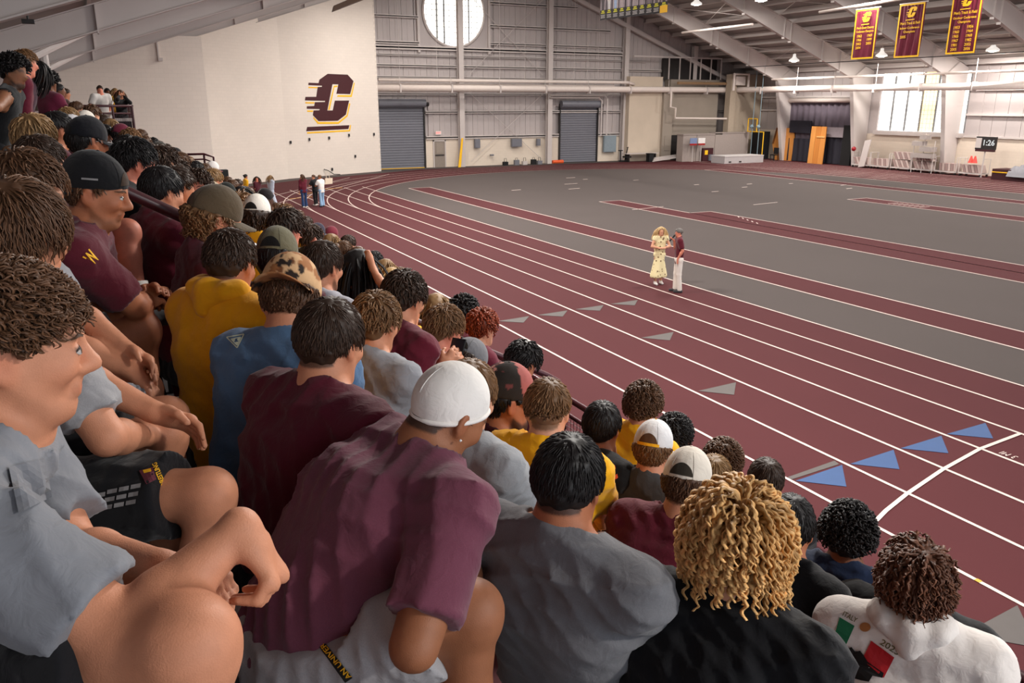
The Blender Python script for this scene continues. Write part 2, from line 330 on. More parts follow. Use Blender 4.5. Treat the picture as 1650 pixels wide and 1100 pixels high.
for a, c in (((29, 13.8), (36, 7.6)), ((36, 13.8), (29, 7.6)), ((29, 6), (36, .4)), ((36, 6), (29, .4))):
    MB().tube([(a[0], YF - .25, a[1]), (c[0], YF - .25, c[1])], .022, 5).build('brace_rod', M_steel, wall_far)
for x in (22.6, 25.8, 31.5, 33.9, 38.8, 40.2, 41.3): MB().tube([(x, YF - .9, 14 if x < 35 else roof_z(x) - 1), (x, YF - .9, 6.4)], .018, 5).build('hanger_rod', M_steel, wall_far)
# roller doors
def shutter(name, x0, x1, zt, label):
    r = struct(empty(name, ((x0 + x1) / 2, YF, 0))); r['label'] = label; w = (x1 - x0) / 2
    n = 24
    for k in range(n):
        z0, z1 = zt * k / n, zt * (k + 1) / n
        MB().prism([(-w, -.02, z0), (-w, -.02, z1), (-w, -.055, z1 - .03), (-w, -.055, z0 + .05)], (2 * w, 0, 0)).build('slat', M_shut, r)
    MB().tube([(-w - .1, -.35, zt + .25), (w + .1, -.35, zt + .25)], .33, 14).build('drum', M_shut, r, smooth=False)
    MB().tube([(w + .1, -.35, zt + .15), (w + .4, -.35, zt + .15)], .16, 8).build('motor', M_dark, r)
    for s in (-1, 1): MB().box(s * (w + .06) - .06, s * (w + .06) + .06, -.18, 0, 0, zt + .3).build('guide', M_dark, r)
    MB().box(-w, w, -.08, -.02, 0, .05).build('bottom_bar', M_gold if x0 < 30 else M_dark, r)
shutter('door_1', *SK[0], 'tall grey roller shutter next to the white corner wall'); shutter('door_2', *SK[1], 'tall grey roller shutter on the far wall behind the bend')
d3 = struct(empty('door_3', (26.2, YF, 0)))
M_doorg = mat('door_taupe', (138, 126, 116), .5)
MB().box(-.48, .48, -.05, -.01, 0, 2.15).build('leaf', M_doorg, d3); MB().box(-.3, .3, -.07, -.04, 1.15, 2.0).build('pane', mat('door_glass', (150, 138, 126), .2), d3)
MB().box(-.58, -.48, -.08, 0, 0, 2.25).box(.48, .58, -.08, 0, 0, 2.25).box(-.58, .58, -.08, 0, 2.15, 2.25).build('frame', M_steel, d3); MB().box(-.4, .4, -.12, -.06, .98, 1.06).build('push_bar', M_dark, d3)
ex = empty('exit_sign', (26.05, YF - .2, 2.85), 'small red exit sign above the taupe door on the far wall', 'sign')
MB().box(-.25, .25, -.05, .05, -.14, .14).build('housing', mat('sign_white', (225, 215, 210), .5), ex)
v, f = text_polys('EXIT', .2, .01); MB().add([(q[0], -.056, q[1] - .07) for q in v], f).build('lettering', mat('exit_red', (230, 60, 55), .4, emit=2.0), ex)
for i, (x, z, w, h, nm, lb, m) in enumerate(((29.6, 1.9, .5, .75, 'electrical_box', 'dark electrical box on the cream wall right of the yellow post', M_shut), (33.4, 1.9, 1.0, .7, 'breaker_box', 'wide grey electrical panel between the two far columns', M_shut), (35.6, 1.9, .35, .6, 'control_box', 'small grey control box left of the second shutter', M_shut), (43.2, 1.6, 1.35, 1.5, 'electrical_cabinet', 'large blue-grey electrical cabinet right of the second shutter', mat('cabinet_blue', (128, 140, 148), .5)), (31.0, .9, .3, .12, 'socket_box', 'tiny grey socket box low on the cream far wall', M_shut))):
    r = empty(nm, (x, YF - .16, z), lb, 'electrical box'); MB().box(-w / 2, w / 2, -.22, 0, -h / 2, h / 2).build('body', m, r); MB().box(-w / 2 + .04, w / 2 - .04, -.25, -.21, -h / 2 + .04, h / 2 - .04).build('cover', m, r)
    MB().tube([(0, -.1, h / 2), (0, -.1, h / 2 + (.1 if w > 1.2 else -.01) + .05)], .03, 6).build('conduit', M_steel, r)
tag(MB().prism([(27.55, YF - .85, 0), (27.8, YF - .85, 0), (28.1, YF - .75, 2.4), (27.95, YF - .75, 2.4)], (0, .05, 0)).build('yellow_board', M_gold), 'leaning yellow board beside the far column', 'board')
tag(MB().tube([(36.9, YF - .6, .15), (38.0, YF - .6, .15)], .16, 8).build('orange_roll', mat('orange', (225, 90, 40), .6)), 'orange rolled barrier lying at the foot of the far column', 'roll')
for i, x in enumerate((32.1, 33.2, 34.0, 34.9, 35.5)):
    r = empty('gear_bag', (x, YF - .7, 0), ('low black sports bag left of all bags on the far wall', 'taller grey sports bag, second along the far wall', 'low pale sports bag, middle of the five on the far wall', 'taller black sports bag, fourth along the far wall', 'low grey sports bag beside the orange roll')[i], 'bag', 'bags along the far wall')
    MB().box(-.22, .22, -.15, .15, 0, .32 + .12 * (i % 2)).build('body', (M_black, M_shut, M_steel)[i % 3], r); MB().tube([(-.12, 0, .32), (-.1, 0, .6), (.1, 0, .6), (.12, 0, .32)], .02, 5).build('handle', M_black, r)

# ---- far right corner: plant structures behind the gym equipment
M_taupe = mat('taupe_wall', (150, 138, 126), .7, var=.08, scale=1.5); M_beige = mat('beige_sheet', (196, 180, 162), .8, var=.1, scale=1.)
M_beige_d = mat('beige_wall', (176, 160, 142), .75, var=.08)
wp = struct(MB().box(44.6, 48.3, YF - 1.2, YF - .05, 0, 7.6).build('wall_plant', M_beige))
st = struct(MB().box(48.3, 49.4, YF - 1.5, YF - .05, 0, 6.6).build('wall_duct', M_taupe))
MB().box(48.6, 49.2, YF - 1.55, YF - 1.5, .9, 2.3).build('access_panel', M_taupe, st)
st2 = struct(MB().box(49.4, 55.2, YF - 1.0, YF - .05, 2.3, 7.4).build('wall_booth', M_taupe))
for k in range(4): MB().box(49.5 + 1.4 * k, 49.62 + 1.4 * k, YF - 1.06, YF - 1.0, 0, 2.3).build('booth_post', M_taupe, st2)
MB().box(49.4, 55.2, YF - .9, YF - .2, 0, 2.3).build('booth_dark', M_dark, st2)
for k in range(6): MB().box(49.0 + 1.25 * k, 49.08 + 1.25 * k, YF - 1.1, YF - 1.0, 7.4, 9.3).build('booth_post', M_steel, st2)
MB().box(48.9, 55.3, YF - .4, YF - .1, 7.4, 9.3).build('booth_dark', M_dark, st2); MB().box(45, 55.3, YF - 1.12, YF - 1.0, 9.3, 9.42).build('booth_rail', M_steel, st2)
wb = struct(MB().box(55.6, 60, 63.2, 63.5, 0, 7.9).build('wall_beige', M_beige_d)); MB().box(55.3, 56, 62.9, 63.6, 0, 7.9).build('pilaster', M_beige_d, wb)

# ---- right wall
wall_right = struct(MB().box(XR, XR + .3, YN, YF + .3, 0, 2.75).build('wall_right', M_cream, uv=lambda c: (c.y, c.z)))
WY0, WY1, WZ0, WZ1 = 41.4, 49.4, 3.05, 7.6
y = YN
while y < YF:
    y1 = min(y + 1.1, YF)
    if not (y1 > WY0 and y < WY1): MB().box(XR + .1, XR + .22, y + .012, y1 - .012, 2.75, 8.28).build('panel', M_panel, wall_right)
    y = y1
MB().box(XR + .04, XR + .3, WY0 - 1.2, WY1 + 1.2, WZ1, 8.28).build('header_panel', M_panel, wall_right)
MB().box(XR + .05, XR + .3, WY1, WY1 + 1.2, 2.75, 7.6).box(XR + .05, XR + .3, WY0 - 1.2, WY0, 2.75, 7.6).build('jamb_panel', M_panel, wall_right)
for z in (2.8, 4.4, 6.2): MB().box(XR - .14, XR + .1, YN, WY0 - .1, z - .07, z + .07).build('girt', M_steel, wall_right)
for z in (4.6, 5.8): MB().box(XR - .14, XR + .1, WY1 + 1.2, YF, z - .07, z + .07).build('girt', M_steel, wall_right)
MB().box(XR - .35, XR + .1, WY0, WY1, WZ0 - .35, WZ0 - .02).build('window_sill', M_steel, wall_right)
win2 = struct(empty('window_2', (XR, (WY0 + WY1) / 2, WZ0)))
for k in range(6):
    a = -4 + k * 8 / 6; MB().box(.15, .18, a + .05, a + 8 / 6 - .05, 0, WZ1 - WZ0).build('pane', M_glass_y if k == 2 else M_glass, win2)
    MB().box(.02, .14, a - .05, a + .05, 0, WZ1 - WZ0).build('mullion', M_mull, win2)
b = MB()
for z in np.arange(.3, 4.4, .34): b.box(.13, .15, -4, 4, z - .018, z + .018)
for z in np.arange(-3.9, 4, .33): b.box(.13, .15, z - .014, z + .014, 0, WZ1 - WZ0)
b.build('grid', mat('grid_pale', (215, 215, 210), .5), win2)
# ---- roof: deck, purlins, rigid frames
XRG = (28.87 - 7.86) / .68
ceiling = struct(MB().prism([(-4.4, YN, roof_z(-4.4)), (XRG, YN, roof_z(XRG)), (XR + .4, YN, roof_z(XR + .4)), (XR + .4, YN, roof_z(XR + .4) + .3), (XRG, YN, roof_z(XRG) + .3), (-4.4, YN, roof_z(-4.4) + .3)], (0, YF + .4 - YN, 0)).build('ceiling', M_deck))
for i, x in enumerate(np.arange(33, 59.5, 1.55)):
    z = roof_z(x); MB().box(x - .04, x + .04, YN, YF, z - .34, z - .02).box(x - .13, x + .04, YN, YF, z - .38, z - .32).build('purlin', M_steel, ceiling)
for i, x in enumerate(np.arange(.4, 29, 3.1)):
    z = roof_z(x); MB().box(x - .05, x + .05, YN, YF, z - .18, z - .02).build('purlin', M_steel, ceiling)
FRY = [58.9, 50.4, 41.9, 33.4, 24.9, 16.4, 7.9, -.6]
for y in FRY:
    r = struct(empty('beam', (0, y, 0)))
    def fz(x): return roof_z(x) - .36
    top = [(-3.9, fz(-3.9)), (XRG, fz(XRG)), (XR - .1, fz(XR - .1))]
    dl, dr = .62, 1.55
    bot = [(XR - .1, 0), (58.4, 0), (57.4, 6.9), (XRG, fz(XRG) - .95), (-3.2, fz(-3.2) - dl - .12), (-3.4, 0), (-3.9, 0)]
    bot[2] = (57.6, fz(57.6) - dr - .1)
    bl = [(-3.2, fz(-3.2) - dl), (XRG, fz(XRG) - .9)]
    br = [(XRG, fz(XRG) - .9), (46, fz(46) - 1.25), (57.3, fz(57.3) - dr)]
    # webs
    MB().prism([(top[0][0], -.012, top[0][1]), (top[1][0], -.012, top[1][1]), (bl[1][0], -.012, bl[1][1]), (bl[0][0], -.012, bl[0][1])], (0, .024, 0)).build('web', M_steel, r)
    MB().prism([(top[1][0], -.012, top[1][1]), (top[2][0], -.012, top[2][1]), (br[2][0], -.012, br[2][1]), (br[1][0], -.012, br[1][1]), (br[0][0], -.012, br[0][1])], (0, .024, 0)).build('web', M_steel, r)
    b = MB()
    for P in (top, bl, br):
        for (xa, za), (xb, zb) in zip(P[:-1], P[1:]): b.beam((xa, 0, za), (xb, 0, zb), .3, .03)
    b.build('flange', M_steel, r)
    b = MB()
    for x in (0.5, 8, 14, 20, 26): b.box(x - .015, x + .015, -.14, .14, fz(x) - dl - .1, fz(x))
    for x in (36, 40.5, 45, 49.2, 49.9, 53.5, 55.6): b.box(x - .015, x + .015, -.14, .14, fz(x) - 1.2 - .03 * (x - 40), fz(x))
    b.build('stiffener', M_steel, r)
    MB().prism([(XR - .05, -.18, 0), (58.6, -.18, 0), (57.2, -.18, fz(57.2) - dr), (58.6, -.18, fz(58.6) - .1), (XR - .05, -.18, fz(XR) - .1)], (0, .36, 0)).build('post', M_steel, r)
    MB().box(-3.9, -3.5, -.15, .15, 0, fz(-3.9)).build('post', M_steel, r)
for y0, y1, x in ((58.9, 50.4, 56.6), (50.4, 41.9, 56.6), (41.9, 33.4, 56.6), (58.9, 50.4, 46), (50.4, 41.9, 41)):
    struct(MB().tube([(x, y0, roof_z(x) - 2.0), (x, y1, roof_z(x) - 2.0)], .09, 8).build('beam_strut', M_pipe))
for y0 in FRY[:4]:
    for (xa, xb) in ((52, 56), (44, 48)):
        MB().tube([(xa, y0 - .2, roof_z(xa) - .8), (xb, y0 - 8.3, roof_z(xb) - .8)], .02, 5).tube([(xb, y0 - .2, roof_z(xb) - .8), (xa, y0 - 8.3, roof_z(xa) - .8)], .02, 5).build('brace_rod', M_steel, ceiling)
# cable track under the frames
struct(MB().tube([(52.5, 58, 8.3), (52.5, 30, 8.3)], .03, 5).build('beam_cable', M_dark))
# knee braces and a round post on the left
struct(MB().tube([(-1.0, 29.7, 8.4), (-1.0, 29.7, 3.6)], .14, 10).build('column_left', M_steel))
for y in (24.9, 33.4): struct(MB().tube([(-1.2, y - .3, roof_z(-1.2) - 1.2), (2.4, y + 3.2, roof_z(2.4) - .35)], .1, 8).build('beam_brace', M_steel))
MB().box(-3.95, -3.75, YN, YF, 0, 6.5).build('wall_left', M_panel)['kind'] = 'structure'
# ---- hanging pipes
pip = empty('main_pipe', (20.3, 63.9, 6.38), 'thick white pipe running along the far wall and on past the right windows', 'pipe')
P0 = np.array(pip.location)
MB().tube([(0, 0, 0), (24.5, 0, .06), (35.5, 0, .1), (36.1, -.4, .1), (36.2, -1.2, .1), (36.2, -40, -.05)], .26, 12).build('pipe_run', M_pipe, pip, smooth=True)
for x in np.arange(2, 35, 4.4): MB().tube([(x, .0, .0), (x, .0, .9)], .02, 5).beam((x - .05, 0, 0), (x + .05, 0, 0), .62, .62).build('hanger', M_steel, pip)
for y in np.arange(-4, -38, -4.2): MB().tube([(36.2, y, .0), (36.2, y, 1.9)], .02, 5).beam((36.2, y - .04, 0), (36.2, y + .04, 0), .62, .62).build('hanger', M_steel, pip)
tag(MB().tube([(20.7, 64.2, 7.0), (44.3, 64.2, 7.05), (45, 64.2, 6.9)], .13, 10).build('upper_pipe', M_pipe, smooth=True), 'thin upper white pipe above the thick pipe on the far wall', 'pipe')
tag(MB().tube([(20.3, 64.5, 6.72), (43, 64.5, 6.75)], .07, 8).build('middle_pipe', M_pipe), 'slimmest white pipe between the two others on the far wall', 'pipe')
for k, (x, zt) in enumerate(((41.9, 5.7), (42.5, 5.9))): tag(MB().tube([(36.5, YF - .75, zt), (x - .3, YF - .75, zt), (x, YF - .75, zt - .25), (x, YF - .75, 2.4)], .07, 8).build('conduit_pipe', M_steel), ('grey conduit bending down right of the second shutter, inner one', 'grey conduit bending down right of the second shutter, outer one')[k], 'pipe')
tag(MB().tube([(48.5, 63.2, 6.3), (48.5, 63.2, 4.9), (49.1, 63.2, 4.8), (49.1, 63.2, 3.9), (55.3, 63.2, 3.8)], .09, 8).build('drain_pipe', M_pipe), 'white drain pipe stepping down in front of the taupe booth', 'pipe')
tag(MB().tube([(49.5, 63.6, 7.05), (55.5, 63.6, 7.05)], .13, 8).build('copper_pipe', mat('copper', (150, 120, 90), .4)), 'dull brass pipe above the taupe booth', 'pipe')
tag(MB().tube([(55.2, 62.4, 6.4), (55.2, 62.4, 7.9), (57.0, 62.4, 7.9), (57.0, 62.4, 6.4)], .13, 8).box(55.5, 56.7, 62.5, 62.8, 6.9, 7.7).build('pipe_loop', M_pipe), 'square white pipe loop above the long pipe by the corner pilaster', 'pipe')
# ---- lamps
def lamp(x, y, z, lb='white bell-shaped high bay lamp in the rows over the near half of the hall or added for extra light'):
    r = empty('high_bay_lamp', (x, y, z), lb, 'lamp', 'high bay lamps under the roof')
    MB().lathe([(.05, .5), (.12, .48), (.13, .3), (.2, .18), (.42, .02), (.44, -.1), (.40, -.1), (.15, .25), (.0, .27)], 16).build('reflector', mat('lamp_white', (240, 236, 230), .4, emit=.5), r, smooth=True)
    MB().lathe([(0, -.16), (.2, -.14), (.3, -.06), (.0, -.02)], 12).build('lens', mat('lamp_lens', (255, 244, 225), .4, emit=30), r, smooth=True)
    MB().tube([(0, 0, .5), (0, 0, max(.6, roof_z(x) - z - .1))], .02, 5).build('hanger', M_steel, r)
    ld = bpy.data.lights.new('lamp_light', 'AREA'); ld.shape = 'DISK'; ld.size = .8; ld.energy = LAMP_W; ld.color = LAMP_COL; ld.spread = PI
    lo = bpy.data.objects.new('lamp_light', ld); COL.objects.link(lo); lo.parent = r; lo.location = (0, 0, -.2)
for x, y in ((43.4, 54), (54.8, 54.6), (55.2, 46), (56.6, 38)):
    lamp(x, y, {43.4: 12.7}.get(x, 8.8), {43.4: 'glowing high bay lamp at the top edge, nearest the athlete posters', 54.8: 'glowing high bay lamp left of the three maroon banners', 55.2: 'glowing high bay lamp between the first and second maroon banner', 56.6: 'glowing high bay lamp right of the third maroon banner'}[x])
for x in (8.5, 20, 31.5, 43.5, 55):
    for y in (47, 38, 29, 20.5, 12):
        if (x == 55 and y > 35) or (x == 8.5 and y > 35): continue
        lamp(x, y, roof_z(x) - 1.6)
for x, y in ((14, 41), (14, 34), (20, 56), (27, 57), (7.0, 6.0), (6.0, -4.5)): lamp(x, y, roof_z(x) - (1.6 if x > 4 else 1.3))  # extra unseen lamps, added to brighten the corner wall and the crowd
# heater tube near the corner wall
h = tag(MB().prism([at(536, 18, 38), at(605, -9, 38), at(605, -19, 38), at(538, 9, 38)], tuple(np.array([.1, .55, 0]))).build('heater', mat('brown_metal', (110, 92, 80), .5)), 'long brown tube heater hanging before the white corner wall', 'heater')
tag(MB().box(-.1, .1, -.1, .1, 0, .07).tube([(0, 0, .05), (0, 0, .3)], .02, 6).build('camera_unit', M_dark), 'small black camera unit under the lit roof beam at upper left', 'camera').location = tuple(at(46, 38, 14.5))
# ================================================================== BANNERS AND EQUIPMENT
def banner(cx_, cy_, zt, zb, w, lines, years, label):
    r = empty('banner', (cx_, cy_, zt), label, 'banner')
    # cloth hangs facing the stands (normal -X), with soft vertical folds
    h = zt - zb; nu, nv = 24, 6
    def fold(u, v): return .05 * math.sin(u * 21 + v * 2) * (v / h) + .02 * math.sin(u * 47)
    b = MB(); vs = [(-fold(u / nu, v / nv * h), w / 2 - w * u / nu, -v / nv * h) for v in range(nv + 1) for u in range(nu + 1)]
    fs = [(v * (nu + 1) + u, v * (nu + 1) + u + 1, (v + 1) * (nu + 1) + u + 1, (v + 1) * (nu + 1) + u) for v in range(nv) for u in range(nu)]
    b.add(vs, fs); o = b.build('cloth', mat('banner_maroon', (104, 22, 44), .7), r, smooth=True)
    def put(name, vs2, fs2, off=.09):
        MB().add([(-off, w / 2 - u, -v) for u, v in vs2], fs2).build(name, M_gold, r)
    e = .09
    put('border', [(0, 0), (w, 0), (w, e), (0, e), (0, h - e), (w, h - e), (w, h), (0, h), (e, e), (e, h - e), (w - e, e), (w - e, h - e)], [(0, 1, 2, 3), (4, 5, 6, 7), (3, 8, 9, 4), (10, 2, 5, 11)], .095)
    sx = w * .42 / 4.7
    put('emblem', [(w * .3 + (s - 1.8) * sx, .75 - (z - 3.97) * .17) for s, z in EMB_C], [tuple(range(len(EMB_C)))], .1)
    put('emblem_bar', [(w * .3 + (s - 1.8) * sx, .9 - (z - 3.4) * .17) for s, z in EMB_BAR], [(0, 1, 2, 3)], .1)
    y = 1.14
    for t, sz in lines:
        v, f = text_polys(t, 1, .02); ww = v[:, 0].max() - v[:, 0].min(); k = min(sz, w * .78 / ww)
        put('lettering', [(w / 2 + q[0] * k, y - q[1] * sz * 1.05) for q in v], f, .1); y += sz * 1.25
    y += .08
    for row in years:
        for c, t in enumerate(row):
            if t:
                v, f = text_polys(t, .2, .02); put('lettering', [(w * (.27 if c == 0 else .73) + q[0] * 1.0, y - q[1] * 1.05) for q in v], f, .1)
        y += .23
    MB().tube([(0, w / 2 + .1, .03), (0, -w / 2 - .1, .03)], .04, 6).build('rod', M_steel, r)
BX = 44
banner(BX, 38.05, 10.83, 7.9, 1.68, [("Men's Cross Country", .17), ('Conference Champions', .16)], [('1962', '1969'), ('1966', '1999'), ('2002', '2003'), ('2004', '')], 'maroon championship banner with seven years, leftmost of the three')
banner(BX, 34.85, 10.83, 7.85, 1.7, [("Men's Track & Field", .2), ('Indoor Conference', .17), ('Champions', .17)], [('2005', '')], 'maroon championship banner with a single year, middle of the three')
banner(BX, 31.4, 11.1, 7.88, 1.76, [("Men's Track & Field", .2), ('Outdoor Conference', .17), ('Champions', .17)], [('1953', '1956'), ('1960', '1964'), ('1965', '1968'), ('1967', '1982'), ('1981', '2002'), ('2005', '2006')], 'maroon championship banner with two full columns of years, rightmost of the three')
tag(MB().tube([(BX, 42, 11.0), (BX, 29, 11.35)], .09, 8).build('banner_pipe', M_pipe), 'white horizontal pipe that carries the three maroon banners', 'pipe')
# row of athlete posters high above the far bend
PX = 32.0; y0, y1 = 50.0, 42.5
names = ['grey dark uniform figure', 'white shirted figure', 'pale blue shirted figure', 'running figure', 'crouching figure', 'kneeling figure', 'jumping figure', 'throwing figure', 'dark figure', 'seated figure above a gold label']
tone = [(70, 60, 66), (200, 196, 196), (150, 170, 200), (165, 150, 152), (165, 150, 154), (150, 138, 140), (160, 146, 150), (120, 108, 112), (88, 78, 84), (60, 52, 58)]
for k in range(10):
    ya = y0 + (y1 - y0) * k / 10; w = .72; zb = 10.65 - .016 * k
    r = empty('athlete_poster', (PX, ya - .36, zb), 'narrow hanging athlete poster with %s, %s from the far end' % (names[k], ('first', 'second', 'third', 'fourth', 'fifth', 'sixth', 'seventh', 'eighth', 'ninth', 'tenth')[k]), 'poster', 'athlete posters')
    MB().box(0, .02, -w / 2, w / 2, 0, 2.8).build('sheet', mat('poster_black', (34, 28, 34), .6), r)
    MB().box(-.012, 0, -w / 2 + .04, w / 2 - .04, .62, 2.75).build('photo', mat('poster_ground_%d' % (k % 3), ((150, 136, 142), (110, 98, 106), (165, 150, 154))[k % 3], .6, var=.5, scale=3), r)
    fig = [(-.12, .62), (.14, .62), (.16, 1.1), (.24, 1.35), (.2, 1.75), (.08, 1.85), (.1, 2.1), (-.06, 2.12), (-.08, 1.85), (-.2, 1.72), (-.24, 1.3), (-.16, 1.05)]
    MB().prism([(-.02, -x, z) for x, z in fig], (.008, 0, 0)).build('figure', mat('poster_fig_%d' % k, tone[k], .6, var=.4, scale=8), r)
    b = MB()
    for z, ww, hh in ((.5, .3, .09), (.4, .42, .07)): b.box(-.016, 0, -ww / 2, ww / 2, z, z + hh)
    b.build('name_line', mat('poster_lime', (205, 200, 50), .6), r)
    b = MB()
    for z, ww in ((.28, .5), (.2, .44), (.12, .5)): b.box(-.016, 0, -ww / 2, ww / 2, z, z + .035)
    b.build('small_print', mat('poster_print', (190, 185, 185), .6), r)
    if k == 9: MB().box(-.02, 0, -w / 2, w / 2, 0, .42).build('gold_label', M_gold, r)

# ---- gym equipment far right
M_mat = mat('mat_grey', (172, 166, 166), .6, var=.05); M_pad = mat('pad_taupe', (150, 138, 132), .7, var=.07)
pad1 = empty('landing_pad', tuple(aty(1124, 258, 62.0) * (1, 1, 0)), 'tall taupe upright landing pad standing on edge before the booth', 'mat')
for x in (-2.2, -.6): MB().box(x, x + 1.55, -.45, .45, 0, 2.45).build('cell', M_pad, pad1)
MB().box(.95, 2.35, -.45, .45, 0, 2.45).build('cell', M_pad, pad1); MB().box(-2.25, 2.4, -.5, .5, 2.4, 2.5).build('cover', M_pad, pad1)
pad2 = empty('landing_pad', tuple(aty(1180, 256, 61.2) * (1, 1, 0)), 'second taupe upright pad standing behind the long grey mat', 'mat')
MB().box(-2, 2.1, .3, 1.1, 0, 2.55).build('cell', M_pad, pad2); MB().box(-2.05, 2.15, .25, 1.15, 2.5, 2.58).build('cover', M_pad, pad2)
gm = empty('crash_mat', tuple(aty(1188, 259, 58.5) * (1, 1, 0)), 'long low grey crash mat lying in front of the taupe pads', 'mat')
MB().box(-2.3, 2.3, -.9, .9, .0, .62).build('foam', M_mat, gm); MB().box(-2.32, 2.32, -.92, .92, .6, .68).build('cover', mat('mat_top', (190, 184, 182), .6), gm)
for x in (-1.8, -.6): MB().box(x, x + .25, -.95, -.9, .1, .2).build('handle', M_dark, gm)
sb = empty('sign_stand', tuple(aty(1122, 259, 61.0) * (1, 1, 0)), 'pair of small white and red information boards on thin posts before the upright pad', 'sign')
for x, m in ((-.5, mat('board_blue', (110, 125, 160), .5)), (.45, mat('board_white', (215, 210, 208), .5))):
    MB().box(x - .4, x + .4, -.06, 0, 1.55, 2.15).build('board', m, sb); MB().box(x - .4, x + .4, -.07, 0, 1.5, 1.66).build('board_foot', mat('alarm_red', (150, 25, 25), .4), sb); MB().tube([(x, 0, 0), (x, 0, 1.6)], .03, 5).build('post', M_steel, sb)
kr = empty('stadium_seat', tuple(aty(1139, 259, 61.3) * (1, 1, 0)), 'folded maroon board with a gold emblem leaning at the upright pad', 'board')
MB().box(-.6, .6, -.1, .1, 0, 1.2).build('panel', mat('dark_maroon', (60, 22, 28), .6), kr); MB().box(-.4, -.05, -.12, -.09, .6, 1.0).build('emblem', M_gold, kr); MB().box(.05, .6, -.3, -.1, .05, .6).build('bag', M_shut, kr)
tb = empty('folding_table', (45.6, YF - 1.8, 0), 'white folding table in front of the pale plant wall', 'table')
MB().box(-1.7, 1.9, -.4, .4, .72, .77).build('tabletop', M_steel, tb)
for x in (-1.4, 1.6): MB().box(x - .03, x + .03, -.35, .35, 0, .72).build('leg', M_dark, tb)
bk = empty('exercise_bike', (43.9, YF - 1.6, 0), 'black exercise bike beside the blue-grey electrical cabinet', 'bike')
MB().lathe([(.0, -.06), (.42, -.06), (.42, .06), (0, .06)], 14).build('flywheel', M_black, bk).location = (.4, 0, .45); MB().beam((-.4, 0, .1), (.6, 0, .1), .4, .08).build('base', M_black, bk); MB().tube([(.2, 0, .2), (.45, 0, 1.25)], .05, 6).tube([(.2, -.25, 1.3), (.7, .25, 1.3)], .04, 6).build('handlebar', M_black, bk); MB().tube([(-.3, 0, .1), (-.35, 0, 1.0)], .05, 6).box(-.5, -.15, -.12, .12, 1.0, 1.08).build('saddle', M_black, bk)
tag(MB().box(-.25, .25, -.25, .25, 0, .75).box(-.28, .28, -.28, .28, .7, .78).build('waste_bin', M_black), 'black waste bin under the white folding table', 'bin').location = (46.2, YF - 2.6, 0)
lh = empty('low_hurdles', tuple(aty(1075, 262, 62.5) * (1, 1, 0)), 'flat stack of silver rails on the floor left of the upright pad', 'rails')
for k in range(4): MB().beam((-1.9 + .2 * k, -.3 + .2 * k, .08 + .09 * k), (1.5, .1 + .2 * k, .35 + .06 * k), .12, .06).build('rail', M_steel, lh)
bd = empty('wooden_backboard', tuple(atx(1262, 254, 58.8) * (1, 1, 0)), 'orange-brown wooden board with cut corners leaning left of the curtain', 'board')
MB().prism([(0, 1.1, 0), (0, 1.6, 1.5), (0, 1.2, 3.0), (0, -1.0, 3.0), (0, -1.2, 1.5), (0, -1.0, 0)], (.12, 0, 0)).build('panel', mat('plywood', (196, 130, 62), .6, var=.2, scale=3, stretch=(1, 1, .2)), bd); MB().prism([(-.03, 1.6, 1.5), (-.03, 1.2, 3.0), (-.03, 1.0, 3.0), (-.03, 1.4, 1.5)], (.03, 0, 0)).build('edge', mat('dark_wood', (110, 66, 30), .6), bd)
bd2 = empty('wooden_door', tuple(atx(1312, 264, 58.0) * (1, 1, 0)), 'tall orange wooden plank door leaning against the dark curtain', 'board')
for k in range(3): MB().box(0, .1, -.85 + k * .57, -.3 + k * .57, 0, 3.25).build('plank', mat('plank_%d' % k, ((206, 136, 66), (196, 124, 56), (210, 142, 72))[k], .6, var=.2, scale=2, stretch=(1, 4, .3)), bd2)
MB().box(-.05, 0, -.8, .1, 2.3, 2.42).build('ledge', mat('plank_pale', (220, 165, 100), .6), bd2); bd2.rotation_euler = (0, .04, 0)
# dark mesh curtain
cu = empty('curtain', (58.55, 55.0, 0), 'dark purple-grey mesh curtain hanging between the two right hand frames', 'curtain')
def drape(name, ya, yb, za, zb, m, dx=0., amp=.09, fr=9):
    n = int(abs(yb - ya) * 10); vs = []
    for k in range(n + 1):
        y = ya + (yb - ya) * k / n; off = amp * math.sin(y * fr) + amp * .4 * math.sin(y * 23)
        vs += [(dx + off, y, za), (dx + off * .7, y, zb)]
    MB().add(vs, [(2 * k, 2 * k + 2, 2 * k + 3, 2 * k + 1) for k in range(n)]).build(name, m, cu, smooth=True)
drape('curtain_sheet', 4.1, -4.2, .05, 5.35, mat('curtain_mesh', (92, 82, 92), .8, var=.2, scale=1.5), .5)
drape('curtain_lower', 4.1, .6, .05, 2.1, mat('curtain_black', (34, 32, 42), .8, var=.2), .3); drape('curtain_lower', -.2, -3.7, .05, 2.3, mat('curtain_black', (34, 32, 42), .8), .3); drape('curtain_lower', .8, -.6, .05, 3.3, mat('curtain_black', (34, 32, 42), .8), .2)
MB().box(.1, .2, .6, 3.2, 2.6, 3.7).build('patch', mat('curtain_black', (34, 32, 42), .8), cu); MB().box(.1, .2, -3.4, -.9, 2.35, 3.2).build('patch', mat('curtain_pale', (150, 140, 145), .8), cu)
MB().tube([(.3, 4.8, 5.5), (.3, -4.4, 5.5)], .22, 10).build('roller', M_pipe, cu, smooth=True)
MB().box(0, .12, -4.2, -3.2, 0, 3.4).build('side_flap', M_black, cu)
tag(MB().prism([(0, .5, 0), (.0, .1, 2.2), (.0, -.5, 2.3), (.0, -.1, .1)], (.08, 0, 0)).build('white_panel', M_steel), 'tilted white panel leaning at the right end of the curtain', 'panel').location = tuple(np.array(atx(1390, 271, 57.6)) * (1, 1, 0) + (0, 0, .05))
